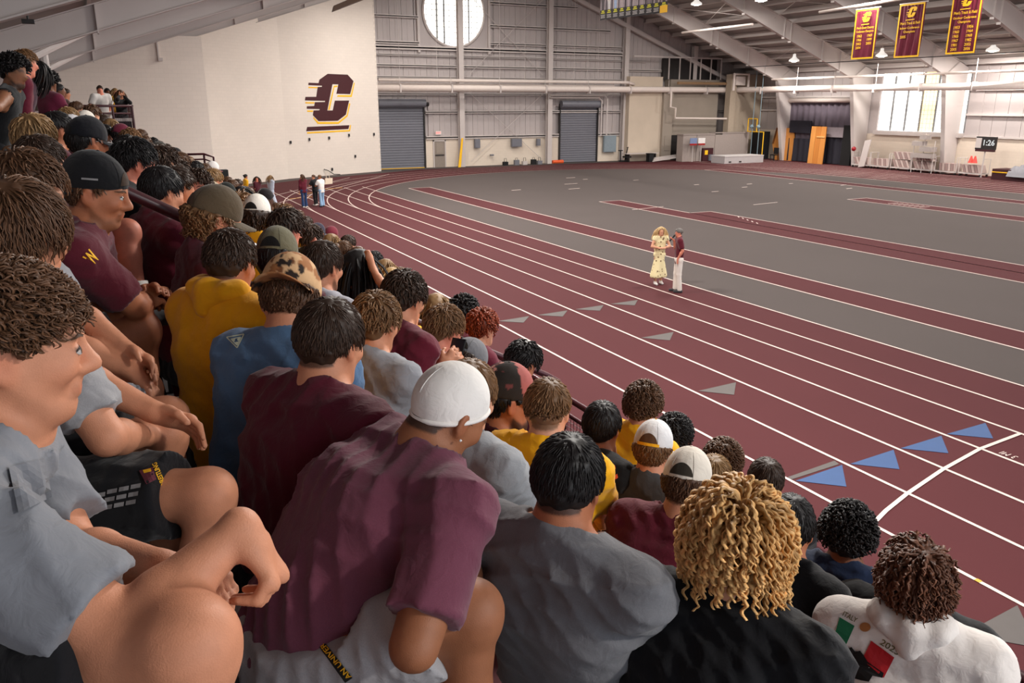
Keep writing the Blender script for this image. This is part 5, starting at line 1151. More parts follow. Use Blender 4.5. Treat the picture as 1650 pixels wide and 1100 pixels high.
# ================================================================== BLEACHERS AND RAILS
YB0, YB1 = -2.0, 24.0
M_tread = mat('tread_grey', (58, 54, 55), .7, var=.1); M_bench = mat('bench_board', (96, 30, 38), .5, var=.1)
for k in range(-1, 6):
    zt = row_z(k) - .43; x0, x1 = row_x(k) - .16, row_x(k) + .51
    tr = MB().box(x0, x1, YB0, YB1, zt - .06, zt).box(x1 - .03, x1, YB0, YB1, zt - .36, zt).build('floor_tread', M_tread); tr['kind'] = 'structure'
    bn = empty('bleacher_bench', (row_x(k), 0, zt), 'long maroon bleacher bench, %s row counted from the front rail' % ('sixth fifth fourth third second first'.split()[k] if k >= 0 else 'topmost'), 'bench', 'bleacher benches')
    for i, dx in enumerate((-.13, .01)): MB().box(dx, dx + .12, YB0, YB1, .385, .425).build('seat_board', M_bench, bn)
    for y in np.arange(YB0 + .3, YB1, 2.4): MB().box(-.1, .1, y - .02, y + .02, 0, .385).build('bracket', M_dark, bn)
fr = struct(MB().box(3.53, 3.95, YB0, YB1, row_z(5) - .49, row_z(5) - .43).box(3.9, 3.95, YB0, YB1, 0, row_z(5) - .43).build('floor_walkway', M_tread))
struct(MB().box(-3.6, -1.19, 4.5, YB1 + 6, 3.9, 4.0).box(-1.25, -1.19, 4.5, YB1, 2.8, 4.0).box(-1.2, 1.2, 25.9, 31, 3.85, 4.0).build('floor_concourse', M_tread))
def rail(name, label, pts, r=.026, posts=(), post_h=1.05, mids=(), cat='railing', mesh_panel=None, bal=None):
    o0 = np.array(pts[0], float); root = empty(name, tuple(o0), label, cat); P = [np.array(p, float) - o0 for p in pts]
    MB().tube(P, r, 10).build('top_rail', M_maroonsteel, root, smooth=True)
    for dz in mids: MB().tube([p - (0, 0, dz) for p in P], r * .7, 8).build('mid_rail', M_maroonsteel, root, smooth=True)
    for p in posts: q = np.array(p, float) - o0; MB().tube([q, q - (0, 0, post_h)], r * .9, 8).build('post', M_maroonsteel, root)
    if bal:
        for t in np.linspace(0, 1, bal): q = P[0] + (P[-1] - P[0]) * t; MB().box(q[0] - .008, q[0] + .008, q[1] - .012, q[1] + .012, q[2] - .42, q[2]).build('baluster', M_maroonsteel, root)
    if mesh_panel:
        b = MB(); a, c = P[0], P[-1]; L = np.linalg.norm(c - a); d = (c - a) / L; za, zb = mesh_panel
        for t in np.arange(0, L, .055): q = a + d * t; b.box(q[0] - .002, q[0] + .002, q[1] - .002, q[1] + .002, zb, za)
        for z in np.arange(zb, za, .055): b.beam(a + (0, 0, z), c + (0, 0, z), .004, .004)
        o = b.build('wire_mesh', M_maroonsteel, root); o['kind'] = 'stuff'
    return root
RX, RZ = 3.70, 2.53
rail('front_rail', 'long maroon front guard rail with wire mesh along the bottom of the bleachers', [(RX, -1.5, RZ), (RX, 23.5, RZ)], .03, [(RX, y, RZ) for y in np.arange(-1.3, 23.5, 1.9)], .6, (.16, .5), mesh_panel=(-.18, -.5))
h1 = [(1.55, 5.9, 3.4), (1.55, 5.9, 3.84), (1.60, 5.9, 3.87), (2.1, 5.9, 3.55), (3.38, 5.98, 2.86), (3.5, 6.0, 2.78), (3.56, 6.0, 2.70), (3.57, 6.0, 2.3)]
rail('stair_rail', 'sloping maroon stair rail with a rounded end above the front rail', h1, .028, [(2.6, 5.93, 3.27)], .75)
h2 = [(-.05, 3.92, 4.4), (-.02, 3.92, 4.86), (.03, 3.92, 4.88), (.11, 3.92, 4.83), (.36, 3.94, 4.685), (.75, 3.95, 4.47), (.78, 3.95, 4.3)]
rail('stair_rail', 'short dark maroon stair rail crossing behind the black capped person', h2, .027)
rail('concourse_rail', 'maroon concourse railing with balusters that standing people lean on', [(-.78, 6.4, 5.06), (-.78, 25.0, 5.06)], .03, [(-.78, y, 5.06) for y in np.arange(6.4, 25, 2.3)], 1.06, (.46,), bal=150)
rail('platform_rail', 'dark railing of the upper corner platform before the person in white', [(-.75, 26, 5.14), (1.12, 26, 5.14)], .035, [(-.7, 26, 5.14), (.1, 26, 5.14), (.62, 26, 5.14), (1.12, 26, 5.14)], 1.14, (.2,), mesh_panel=(-.25, -1.1))
rail('platform_rail', 'dark side railing at the right edge of the upper platform', [(1.13, 26, 5.14), (1.15, 30.5, 5.14)], .035, [(1.13, 26.5, 5.14), (1.14, 28.5, 5.14), (1.15, 30.5, 5.14)], 1.14, (.2,), bal=24)
LR = rail('platform_rail', 'black railing box of the lower landing at the far bleacher end', [(2.05, 24.0, 3.88), (2.68, 24.0, 3.88), (2.9, 23.8, 3.80), (2.92, 23.8, 3.1)], .03, [(2.1, 24.0, 3.88), (2.68, 24.0, 3.88), (2.9, 23.8, 3.8)], 1.5, (.14, .3))
MB().box(.1, .75, -.03, .03, -.83, -.38).build('screen', mat('screen_grey', (44, 48, 54), .5), LR)
r = empty('loudspeaker', (3.12, 23.9, 2.6), 'black loudspeaker at the far end of the bleachers beside the landing', 'speaker'); MB().box(-.12, .12, -.15, .15, .35, .85).build('cabinet', M_black, r); MB().tube([(0, 0, -.2), (0, 0, .36)], .03, 8).build('stand', M_black, r)
tb2 = empty('scoring_table', (.72, 26.5, 4.0), 'black draped table with grey top behind the upper platform railing', 'table'); MB().box(-.35, .35, -.3, .3, 0, .72).build('drape', M_black, tb2); MB().box(-.38, .38, -.33, .33, .72, .80).build('tabletop', M_steel, tb2)
# ================================================================== PEOPLE
MAR, DMAR, YEL, GRY, LGR, NAVY, BLK, WHT = (94, 24, 42), (74, 20, 34), (246, 178, 22), (126, 127, 132), (158, 158, 164), (28, 36, 62), (20, 20, 24), (214, 208, 204)
G1 = 'spectators in the bleachers'
p = lambda label, *a, **k: person(label, *a, group=k.pop('group', G1), **k)
# ---- top row, left edge of the picture
A1 = p('person in plain grey pocket tee seen in profile, arms crossed over the knees', 27, 564, 1.26, k=0, face=-3, pitch=6, tor=-4, hair=('curltop', 'brown'), top=('tee', (122, 124, 130)), bottom=('shorts', BLK), arms='cross', skin='light', beard=.12, bf=1.1, eyes=True,
       knees={1: at(300, 1040, 1.08), -1: at(270, 985, 1.35)}, wr=at(328, 908, 1.16), wl=at(262, 915, 1.24), er=at(165, 1000, 1.1), el=at(120, 900, 1.4), hand={1: (RT * .55 - UP * .8, -UP * .4 - RT, 1.15), -1: (RT * .9 - UP * .2, -UP, .8)}, hs=1.0)
A2 = p('person in heather grey tee and black wrestling shorts, brown hair over the neck', 36, 385, 1.95, k=0, face=38, pitch=10, hair=('shag', 'brown'), top=('tee', (150, 148, 150), 1), bottom=('shorts', (16, 16, 20)), arms='knees', knees={1: at(335, 795, 1.9), -1: at(262, 700, 2.2)}, wr=at(262, 700, 2.25), er=at(205, 752, 1.85), sfr=.84)
A3 = p('person in grey shorts with one hand hanging over the knee, wavy brown hair', 44, 318, 2.45, k=0, face=5, pitch=18, hair=('messy', 'brown'), top=('tee', (140, 140, 146)), bottom=('shorts', (120, 122, 128)), knees={1: at(268, 672, 2.38), -1: at(228, 628, 2.62)}, wr=at(195, 590, 2.5), er=at(120, 560, 2.5), hand={1: (RT * .7 - UP * .7, -UP)})
A4 = p('person with black backwards cap, beard and maroon lettered tee leaning on the knees', 158, 312, 2.95, k=0, face=-18, pitch=14, tor=-5, hair=('short', 'brown'), cap=dict(col=(20, 20, 23), back=True, tilt=.16), top=('tee', (84, 22, 36)), bottom=('shorts', (36, 34, 38)), beard=.45, eyes=True, bf=1.12, skin='tan', hs=1.06, knees={1: at(228, 532, 3.1), -1: at(170, 505, 3.35)}, wr=at(228, 490, 3.1), er=at(190, 470, 2.95), wl=at(235, 470, 3.2))
A5 = p('person with black hair and flushed cheek holding a phone behind the black cap', 218, 266, 4.3, k=0, face=15, pitch=16, hair=('messy', 'black'), top=('tee', BLK), bottom=('shorts', (40, 38, 42)), skin='pink', arms='phone', knees={1: at(204, 374, 3.75), -1: at(180, 366, 4.2)}, feet={1: at(228, 500, 3.75), -1: at(205, 470, 4.2)})
A6 = p('person with dark brown hair directly left of the black backwards cap', 68, 268, 3.5, k=0, face=30, pitch=12, hair=('short', 'dark'), top=('tee', DMAR))
A7 = p('person with streaked blond hair below the concourse railing', 58, 226, 4.5, k=0, face=40, pitch=10, hair=('shag', 'dblond'), top=('tee', BLK), hh=.8)
A8 = p('person in black cap and thin glasses with a white tee', 143, 230, 4.6, k=0, face=25, pitch=6, hair=('neat', 'black'), cap=dict(col=(20, 20, 26)), top=('tee', WHT), skin='tan', hs=1.05)
A9 = p('person with cropped black hair between the railing and the white cap', 95, 212, 5.6, k=0, face=20, pitch=8, hair=('fade', 'black'), top=('tee', DMAR), skin='tan')
A10 = p('person wearing a white backwards cap behind the black capped one', 122, 216, 6.2, k=0, face=25, pitch=6, hair=('short', 'dark'), cap=dict(col=(214, 210, 212), back=True), top=('tee', MAR))
A11 = p('person with sandy blond hair beneath the concourse railing', 112, 196, 7.6, k=0, face=30, pitch=8, hair=('short', 'dblond'), top=('tee', GRY))
A12 = p('person in white cap with dark letters under the platform', 140, 200, 8.6, k=0, face=40, pitch=0, hair=('short', 'dark'), cap=dict(col=(226, 218, 206), gap=(40, 30, 30)), top=('tee', BLK))
# far rows under the platform and along the white wall
for i, (x, y, d, lb, hr, c, cp) in enumerate((
    (125, 178, 12, 'person with brown hair highest under the platform railing', ('short', 'brown'), BLK, None), (150, 186, 11, 'person with tousled brown hair below the white-shirted standing person', ('curly', 'brown'), MAR, None),
    (167, 198, 13, 'person with pale face below the mesh of the platform', ('short', 'dark'), YEL, None), (180, 206, 12, 'person with light hair and white top under the draped table', ('long', 'dblond'), WHT, None), (170, 219, 9.5, 'person in black hair just right of the black cap brim', ('short', 'black'), BLK, None),
    (196, 219, 9.5, 'person wearing a maroon and black cap in the upper rows', ('short', 'black'), DMAR, dict(col=(100, 30, 50))), (212, 228, 9.0, 'person with curly golden brown hair left of the white wall', ('curly', 'lbrown'), MAR, None), (208, 218, 14, 'person with yellow blond hair in front of the short-haired profile', ('short', 'blond'), GRY, None),
    (228, 222, 13, 'person in profile with short brown hair against the white wall', ('fade', 'brown'), GRY, None), (205, 244, 7.0, 'person with dark wavy hair between cap and flushed cheek person', ('messy', 'black'), DMAR, None), (234, 234, 11, 'person with reddish dark hair below the short-haired profile', ('short', 'brown'), BLK, None),
    (248, 234, 14, 'person with black hair at the wall, third from the platform', ('short', 'black'), BLK, None), (258, 238, 16, 'person with tiny dark head at the wall beside the landing', ('short', 'dark'), DMAR, None), (270, 242, 17, 'person with short dark hair and pale ear against the white wall', ('fade', 'dark'), GRY, None),
    (241, 249, 9, 'person with olive tinted dark hair in the middle rows', ('short', 'dark'), GRY, None), (258, 247, 10, 'person in grey-green cap in the middle rows', ('short', 'dark'), BLK, dict(col=(66, 62, 56))), (284, 252, 12, 'person in black knit cap left of the landing railing', ('short', 'black'), BLK, dict(kind='skull', col=(26, 22, 24))),
    (262, 264, 6.6, 'person with thick dark brown hair above the brown capped one', ('mop', 'dark'), BLK, None), (292, 266, 9, 'person with brown tousled hair left of the landing', ('messy', 'brown'), DMAR, None), (305, 265, 13, 'person with light hair and black jacket before the landing screen', ('short', 'lbrown'), BLK, None),
    (285, 283, 7.2, 'person with wavy dark hair above the chin resting one', ('mop', 'dark'), YEL, None), (317, 277, 10, 'person with black hair and pale profile under the landing', ('short', 'black'), BLK, None), (331, 279, 11, 'person with auburn bob under the landing railing', ('short', 'brown'), MAR, None),
    (343, 274, 13, 'person in white cap with maroon brim at the end of the row', ('short', 'dark'), GRY, dict(col=(226, 220, 216), brim=(110, 30, 44))), (345, 292, 8.5, 'person with sandy hair and pale profile beside the loudspeaker', ('neat', 'dblond'), GRY, None))):
    p(lb, x, y, d, k=(-1 if y < 190 else 0 if x < 235 else 1 if x < 300 else 2), face=25 + 9 * math.sin(i * 2.1), pitch=8, hair=hr, top=('tee', c), cap=cp, skin=('light', 'fair', 'tan', 'light')[i % 4])
B_look = p('person with curly dark hair turned round towards the camera', 320, 305, 6.4, k=1, face=-112, pitch=2, tor=-20, hair=('curly', 'dark'), top=('tee', BLK), skin='pink', eyes=True, hs=1.1)
# ---- second row
B1 = p('person in maroon tee with black hair seated behind the stair rail', 262, 312, 4.0, k=1, face=28, pitch=14, hair=('neat', 'black'), top=('tee', (92, 24, 40)), skin='light', bf=1.1)
B2 = p('person in yellow sweatshirt resting the chin on both hands', 288, 306, 4.7, k=1, face=22, pitch=8, hair=('fade', 'dark'), top=('sweat', YEL), arms='chin', skin='tan')
B3 = p('person in brown cap with curly hair and maroon sweatshirt', 348, 356, 3.45, k=1, face=8, pitch=16, hair=('curly', 'lbrown'), cap=dict(col=(88, 74, 56)), top=('sweat', (90, 26, 42)), hs=1.08)
B4 = p('person in yellow hooded sweatshirt with short dark hair', 372, 428, 2.95, k=1, face=52, pitch=20, hair=('short', 'dark'), top=('hood', (240, 168, 20)), skin='tan', bf=1.05)
B5 = p('person in blue tee with a triangle print wearing a tan camouflage cap backwards', 470, 488, 2.65, k=1, face=60, pitch=34, hair=('short', 'brown'), cap=dict(col=(214, 172, 128), back=True, tilt=-.05, camo=[((168, 112, 70), 34, .024), ((126, 80, 50), 14, .016), ((48, 38, 34), 16, .017)], opening=False), top=('tee', (84, 116, 152)), skin='light', hs=1.12, bf=1.08)
B6 = p('person in dark maroon tee with short dark hair behind the white skullcap', 533, 556, 2.25, k=1, face=38, pitch=16, hair=('neat', 'dark'), top=('tee', (86, 20, 38)), bottom=('shorts', (30, 28, 34)), bf=1.12, arms='cross')
B7 = p('person in white skullcap and heather maroon tee with a hand at the mouth', 722, 668, 1.96, k=1, face=14, pitch=36, tor=4, roll=4, hair=('buzz', 'black'), cap=dict(kind='skull', col=(232, 226, 220)), top=('tee', (106, 56, 72), 1), bottom=('shorts', (156, 154, 156), 1), skin=(150, 96, 66), bf=1.14, hs=1.0, hipp=at(478, 1040, 1.92), shrug=.03,
       knees={1: at(757, 985, 1.74), -1: at(730, 930, 2.05)}, wr=at(752, 785, 1.98), er=at(692, 960, 1.66), wl=at(716, 925, 1.84), el=at(640, 930, 2.2), hand={1: (UP * 1. + FW * .3 - RT * .2, -RT + FW * .2), -1: (RT * .8 - UP * .35, -UP)})
# ---- third row
C1 = p('person in olive cap and maroon tee above the camouflage cap', 448, 418, 3.75, k=2, face=62, pitch=14, hair=('neat', 'black'), cap=dict(col=(102, 96, 74)), top=('tee', DMAR), hs=1.08)
C2 = p('person in pale grey polo with dark hair and trimmed beard', 521, 432, 4.2, k=2, face=34, pitch=12, hair=('neat', 'dark'), top=('tee', (176, 176, 186)), beard=.7, hs=1.08, bf=1.08)
C3 = p('person in navy tee with a hand raised beside the face', 462, 374, 4.7, k=2, face=28, pitch=16, hair=('messy', 'dark'), top=('tee', (44, 48, 60)), wr=at(508, 418, 4.5), er=at(500, 500, 4.5), hand={1: (UP, -RT)}, skin='pink')
C4 = p('person in white cap with dark lettering and yellow tee', 415, 348, 5.9, k=2, face=58, pitch=6, hair=('mop', 'dark'), cap=dict(col=(232, 224, 214), gap=(30, 26, 24)), top=('tee', YEL), hs=1.12)
C5 = p('person in grey tee with brown curls above the white skullcap', 607, 524, 3.5, k=2, face=40, pitch=14, hair=('messy', 'lbrown'), top=('tee', (150, 152, 158)), skin='light', hs=1.05)
C6 = p('person in maroon polo leaning forward over a phone with both hands', 652, 484, 3.95, k=2, face=32, pitch=18, hair=('messy', 'dark'), top=('tee', (98, 24, 42)), wr=at(715, 590, 3.9), wl=at(708, 580, 4.1), skin='light', bf=1.05, hs=1.06, er=at(655, 635, 3.8))
C7 = p('person with light brown hair and grey tee half hidden by the white skullcap', 756, 642, 2.85, k=2, face=32, pitch=24, hair=('neat', 'lbrown'), top=('tee', (150, 152, 156), 1), skin='fair', hs=1.05, bf=1.08)
C8 = p('person in slate grey long-sleeved tee with thick black hair seen from behind', 915, 782, 2.02, k=2, face=40, pitch=20, hair=('neat', 'black'), top=('long', (110, 110, 114), 1), bottom=('pants', (24, 28, 36)), skin='tan', bf=1.14, arms='knees', spread=.26)
C9 = p('person with a large mass of blond curls in a black tee', 1186, 886, 1.95, k=2, face=44, pitch=14, hair=('blondcurl', (206, 160, 102)), top=('tee', (14, 14, 18)), skin='fair', bf=1.12, arms='knees', hs=.94)
# ---- fourth row
D1 = p('person in pale grey shirt with brown hair hunched beside the stair rail', 715, 534, 4.6, k=3, face=22, pitch=24, hair=('messy', 'lbrown'), top=('tee', (178, 180, 190)), skin='pink', hs=1.1, arms='chin')
D2 = p('person under a grey cap bending towards the phone hands', 752, 590, 4.1, k=3, face=30, pitch=40, hair=('short', 'dark'), cap=dict(col=(112, 112, 116), back=False), top=('tee', (40, 52, 70)), hs=1.05)
D3 = p('person with trimmed beard in a black and pink camouflage cap', 816, 644, 3.55, k=3, face=-4, pitch=8, hair=('short', 'black'), cap=dict(col=(46, 40, 36), camo=[((176, 100, 94), (.085, 0, .085), .105), ((212, 148, 136), 14, .012), ((116, 62, 60), 14, .011)], gap=(40, 30, 26)), top=('tee', (72, 20, 32)), skin='tan', beard=.85, eyes=True, hs=1.2, arms=('knees', 'chin'))
D4 = p('person with dark tousled hair looking down behind the pink camouflage cap', 842, 588, 4.9, k=3, face=18, pitch=34, hair=('messy', 'black'), top=('tee', (70, 26, 40)), hs=1.08)
D5 = p('person in bright yellow tee with combed light brown hair and faded sides', 882, 664, 3.2, k=3, face=52, pitch=14, hair=('fade', 'lbrown'), top=('tee', YEL), skin='fair', hs=1.02, bf=1.05)
D6 = p('person in black tee with orange letters and black hair resting on one hand', 970, 690, 4.0, k=3, face=36, pitch=14, hair=('neat', 'black'), top=('tee', (16, 16, 18)), skin='tan', arms=('knees', 'chin'), hs=1.05)
D7 = p('person in white cap with yellow strap and charcoal tee', 1052, 726, 3.8, k=4, face=38, pitch=14, hair=('short', 'lbrown'), cap=dict(col=(226, 224, 224), strap=(240, 176, 30), gap=(90, 62, 40), button=(230, 170, 30)), top=('tee', (70, 72, 74)), hs=1.05)
D8 = p('person in cream cap worn forward and maroon tee beside the blond curls', 1106, 782, 3.05, k=3, face=36, pitch=18, hair=('short', 'brown'), cap=dict(col=(222, 212, 198), gap=(52, 46, 38)), top=('tee', (98, 24, 42)), hs=1.04, bf=1.1, arms='knees')
D9 = p('person in black tee with dark hair close behind the blond curls', 1272, 852, 3.0, k=3, face=36, pitch=14, hair=('neat', 'black'), top=('tee', (16, 16, 20)), skin='tan', bf=1.05)
# ---- fifth and sixth rows at the rail
E1 = p('person in yellow tee with brown curls nearest the front rail', 1037, 656, 4.5, k=4, face=28, pitch=10, hair=('curly', 'brown'), top=('tee', YEL), hs=1.04)
E2 = p('person in yellow tee with wet black curls clasping both hands', 1086, 706, 4.6, k=5, face=16, pitch=8, hair=('curly', 'black'), top=('tee', YEL), skin='brown', arms='phone', hs=1.02)
E3 = p('person with brown curls just above the blond fringe at the rail', 1164, 750, 4.5, k=5, face=25, pitch=14, hair=('curly', 'brown'), top=('tee', DMAR), hs=1.08)
E4 = p('person with straight ash blond hair above the blond curls', 1148, 775, 4.2, k=5, face=40, pitch=12, hair=('neat', 'dblond'), top=('tee', GRY), hs=1.08)
E5 = p('person with short dark hair seen from behind next to the blue triangle', 1233, 778, 4.1, k=5, face=50, pitch=12, hair=('neat', 'dark'), top=('tee', BLK), hs=1.0)
E6 = p('person in navy tee with tight black curls at the front rail', 1365, 866, 3.45, k=4, face=40, pitch=14, hair=('afro', 'black'), top=('tee', (24, 38, 66)), skin='brown', hs=.98, bf=1.05)
E7 = p('person in white racing hoodie with dark brown curls and clasped hands', 1474, 944, 2.62, k=4, face=42, pitch=14, hair=('mop', (96, 60, 42)), top=('hood', (222, 214, 208)), bottom=('pants', BLK), skin='tan', wr=at(1528, 1078, 2.75), wl=at(1518, 1066, 2.8), bf=1.08, tor=34)
E8 = p('person in black shirt and white shorts in front of the white hoodie', 1478, 925, 3.05, k=5, face=40, pitch=20, hair=('short', 'black'), top=('tee', (14, 14, 17)), bottom=('shorts', (222, 216, 212)), bf=1.12, sfr=.95)

F1 = p('person with red curls and maroon sweatshirt beyond the stair rail', 778, 530, 6.7, k=4, face=18, pitch=10, hair=('curly', 'red'), top=('sweat', MAR), skin='fair', arms='phone', hs=1.25)
F2 = p('person with tight black curls beside the red haired one', 748, 507, 7.3, k=4, face=22, pitch=4, hair=('afro', 'black'), top=('tee', MAR), skin='brown', hs=1.18)
F3 = p('person with long streaked blond hair down the back of a maroon top', 703, 500, 7.3, k=4, face=55, pitch=4, hair=('long', 'dblond'), top=('tee', DMAR), hs=1.2, female=True)
F4 = p('person in yellow tee whose head is hidden, just left of the long blond hair', 662, 505, 6.3, k=4, face=40, pitch=35, hair=('short', 'brown'), top=('tee', YEL))
# ---- the group of girls along the rail towards the far end
for i, (x, y, d, lb, hr, c, kw) in enumerate((
    (580, 440, 5.6, 'person with long black hair shading the eyes with a raised arm', ('long', 'black'), DMAR, dict(wr=at(598, 430, 5.45), er=at(628, 480, 5.3), hand={1: (UP - RT * .3, -RT)}, hs=1.25)), (604, 424, 8.6, 'person with black hair closest to the white lane line', ('short', 'black'), BLK, {}),
    (622, 438, 8.2, 'person with long blond hair right of the raised arm', ('long', 'dblond'), GRY, {}), (632, 452, 8.0, 'person with pale blond hair above the messy dark head', ('long', 'blond'), WHT, {}), (646, 450, 8.3, 'person with auburn hair peeking behind the messy dark head', ('bun', 'brown'), MAR, {}),
    (578, 418, 8.2, 'person with smooth brown hair above the black haired one', ('long', 'brown'), GRY, {}), (555, 408, 8.4, 'person with brown bun and gold ear cuff', ('bun', 'brown'), DMAR, {}), (562, 396, 9.8, 'person with dark brown hair lowest against the track', ('short', 'dark'), BLK, {}),
    (534, 395, 9.2, 'person with blond highlights and white stripes on the sleeves', ('long', 'dblond'), BLK, {}), (534, 381, 10.8, 'person in round maroon cap at the edge of the track', ('short', 'dblond'), YEL, dict(cap=dict(col=(112, 36, 50), nobrim=True, opening=False))), (512, 377, 10.2, 'person in navy cap with long light hair', ('long', 'lbrown'), GRY, dict(cap=dict(col=(50, 46, 62)))),
    (494, 364, 11, 'person with short dark hair and orange ear glow', ('fade', 'dark'), YEL, {}), (502, 384, 8.4, 'person with wavy dark brown hair behind the raised hand', ('mop', 'dark'), BLK, {}), (540, 470, 6.4, 'person with light brown hair beneath the pale grey polo', ('short', 'lbrown'), GRY, {}),
    (482, 352, 12.5, 'person with brown hair and pink cheek far along the rail', ('short', 'brown'), MAR, {}), (462, 344, 11.5, 'person with curly dark blond hair before the lanes', ('curly', 'lbrown'), YEL, {}), (448, 340, 12.5, 'person with brown ponytail before the lanes', ('pony', 'brown'), BLK, {}), (437, 335, 13.5, 'person with dark hair left of the brown ponytail', ('short', 'dark'), YEL, {}),
    (428, 322, 9.0, 'person in black knit cap with dark profile', ('short', 'black'), BLK, dict(skin='dark', cap=dict(kind='skull', col=(22, 18, 20)))), (400, 318, 10.5, 'person with brown faded hair left of the black knit cap', ('fade', 'brown'), BLK, {}), (389, 317, 10, 'person with black braids above the white lettered cap', ('braids', 'black'), BLK, dict(skin='dark')),
    (366, 314, 8.3, 'person in black beanie and yellow top behind the tan cap', ('short', 'black'), YEL, dict(cap=dict(kind='skull', col=(18, 24, 22)))), (341, 322, 6.9, 'person in tan cap worn backwards with green under-brim', ('short', 'black'), YEL, dict(cap=dict(col=(176, 156, 128), back=True, brim=(36, 62, 56), tilt=.1), hs=1.15)), (388, 345, 6.3, 'person with wavy light brown hair left of the white lettered cap', ('mop', 'lbrown'), BLK, dict(hs=1.15)),
    (376, 304, 12, 'person with brown hair and yellow collar near the floor group', ('short', 'brown'), YEL, {}), (384, 300, 15, 'person with small dark head near the floor group', ('short', 'dark'), BLK, {}), (368, 296, 15, 'person with grey-brown hair in the lowest far row', ('short', 'brown'), GRY, {}))):
    p(lb, x, y, d, k=(4 if x > 470 else 3), face=30 + 8 * math.sin(i * 1.7), pitch=8, hair=hr, top=('tee', c), skin=kw.pop('skin', ('light', 'fair', 'tan')[i % 3]), female=hr[0] in ('long', 'bun', 'pony'), **kw)
# ---- standing people
G2 = 'people standing on the concourse'
def stander(label, px, py, d, fl, **k):
    return person(label, px, py, d, stand=fl, group=k.pop('group', None), **k)
S1 = stander('tall person in black sleeveless top with full dark hair leaning on the concourse rail', 24, 118, 7.3, 3.98, face=-30, pitch=12, tor=-8, hair=('afro', 'black'), top=('tank', (12, 12, 15)), bottom=('pants', BLK), skin=(132, 86, 60), wr=(-.76, 7.9, 5.1), wl=(-.76, 8.3, 5.1), lean=.22, beard=.8, group=G2, hs=1.12, bf=1.1)
S2 = stander('person in maroon top with sandy hair behind the sleeveless one', 42, 104, 8.6, 3.98, face=10, pitch=8, hair=('messy', 'lbrown'), top=('long', (96, 26, 44)), bottom=('pants', BLK), skin='pink', lean=.12, group=G2, hs=1.1)
S3 = stander('person with wrapped dark braids bowing over the concourse rail', 60, 118, 9.6, 3.98, face=-5, pitch=40, hair=('braids', 'black'), top=('long', (60, 26, 44)), bottom=('pants', BLK), skin='dark', wr=(-.76, 10.0, 5.1), wl=(-.76, 10.4, 5.1), lean=.2, group=G2, hs=1.15)
S4 = stander('person with round black hair holding a bright phone at the rail', 80, 134, 12, 3.98, face=60, pitch=10, hair=('afro', 'black'), top=('tee', (110, 34, 60)), bottom=('pants', BLK), skin='brown', arms='phone', group=G2, hs=1.25)
S5 = stander('person in dark printed tee with short hair looking over the rail', 96, 147, 15, 3.98, face=10, pitch=4, hair=('buzz', 'black'), top=('tee', (30, 38, 52)), bottom=('pants', BLK), skin='brown', wr=(-.76, 16.2, 5.1), group=G2, hs=1.1)
S6 = stander('last person along the concourse rail in an orange marked top', 106, 152, 18, 3.98, face=10, pitch=4, hair=('short', 'dark'), top=('tee', (70, 50, 44)), bottom=('pants', BLK), skin='tan', group=G2)
S7 = stander('broad bearded person in white polo and shorts, hands on hips on the platform', 161, 145, 24.3, 4.0, face=-85, pitch=6, hair=('short', 'dark'), top=('tee', (206, 200, 196)), bottom=('shorts', (190, 178, 168)), arms='hips', beard=.95, bf=1.3, skin='pink', group=G2)
S8 = stander('person in black top raising a camera on the platform', 194, 152, 24.2, 4.0, face=-80, pitch=4, hair=('long', 'brown'), top=('long', (24, 22, 24)), bottom=('pants', BLK), arms='cam', skin='light', group=G2, female=True)
S9 = stander('person with blond hair in yellow and black beside the camera holder', 186, 149, 25.2, 4.0, face=-60, pitch=8, hair=('long', 'dblond'), top=('tee', (190, 140, 40)), bottom=('pants', BLK), skin='light', group=G2, female=True)
S10 = stander('person half hidden behind the shoulder of the white polo', 173, 149, 25.6, 4.0, face=-70, pitch=4, hair=('short', 'black'), top=('tee', (190, 186, 184)), bottom=('pants', (200, 196, 190)), skin='brown', group=G2)
def floor_at(px, py, h): g = atz(px, py, 0); return np.array([g[0], g[1], h])
T1 = person('person in maroon shirt and white trousers speaking into a microphone on the track', H=floor_at(1088, 470, 1.70), stand=0, face=158, pitch=2, tor=150, hair=('fade', 'grey'), top=('tee', (88, 20, 34)), bottom=('pants', (226, 216, 206)), skin='pink', arms=('down', 'mic'), lod=2, bf=1.06)
T2 = person('person in long pale yellow dress standing beside the speaker on the track', H=floor_at(1061, 458, 1.60), stand=0, face=-110, pitch=2, tor=-110, hair=('long', (204, 170, 120)), top=('cap', (232, 216, 168)), bottom=('skirt', (232, 216, 168)), skin='fair', arms='waist', lod=2, female=True)
FL = 'girls standing on the far end of the track'
U1 = person('person with long brown hair in open maroon shirt and dark jeans on the far lanes', H=floor_at(490, 334, 1.57), stand=0, face=165, pitch=2, hair=('long', 'brown'), top=('long', (92, 24, 40)), bottom=('jeans', (38, 58, 96)), skin='light', arms=('down', 'chin'), female=True, group=FL, lod=3)
U2 = person('person in white tee and wide pale jeans with a tote bag on the far lanes', H=floor_at(518, 333, 1.52), stand=0, face=190, pitch=6, hair=('short', 'lbrown'), top=('tee', (226, 220, 216)), bottom=('jeans', (136, 166, 196)), skin='tan', arms='waist', female=True, group=FL, lod=3)
U3 = person('person in black behind the one with wide pale jeans', H=floor_at(508, 331, 1.48), stand=0, face=200, pitch=6, hair=('short', 'brown'), top=('tee', (26, 26, 30)), bottom=('pants', BLK), skin='light', arms='waist', female=True, group=FL, lod=3)
U4 = person('person in loose pale blue dress with blond hair beside the far bleachers', H=floor_at(440, 335, 1.55), stand=0, face=60, pitch=14, hair=('long', 'dblond'), top=('long', (176, 182, 196)), bottom=('skirt', (176, 182, 196)), skin='light', female=True, group=FL, lod=3)
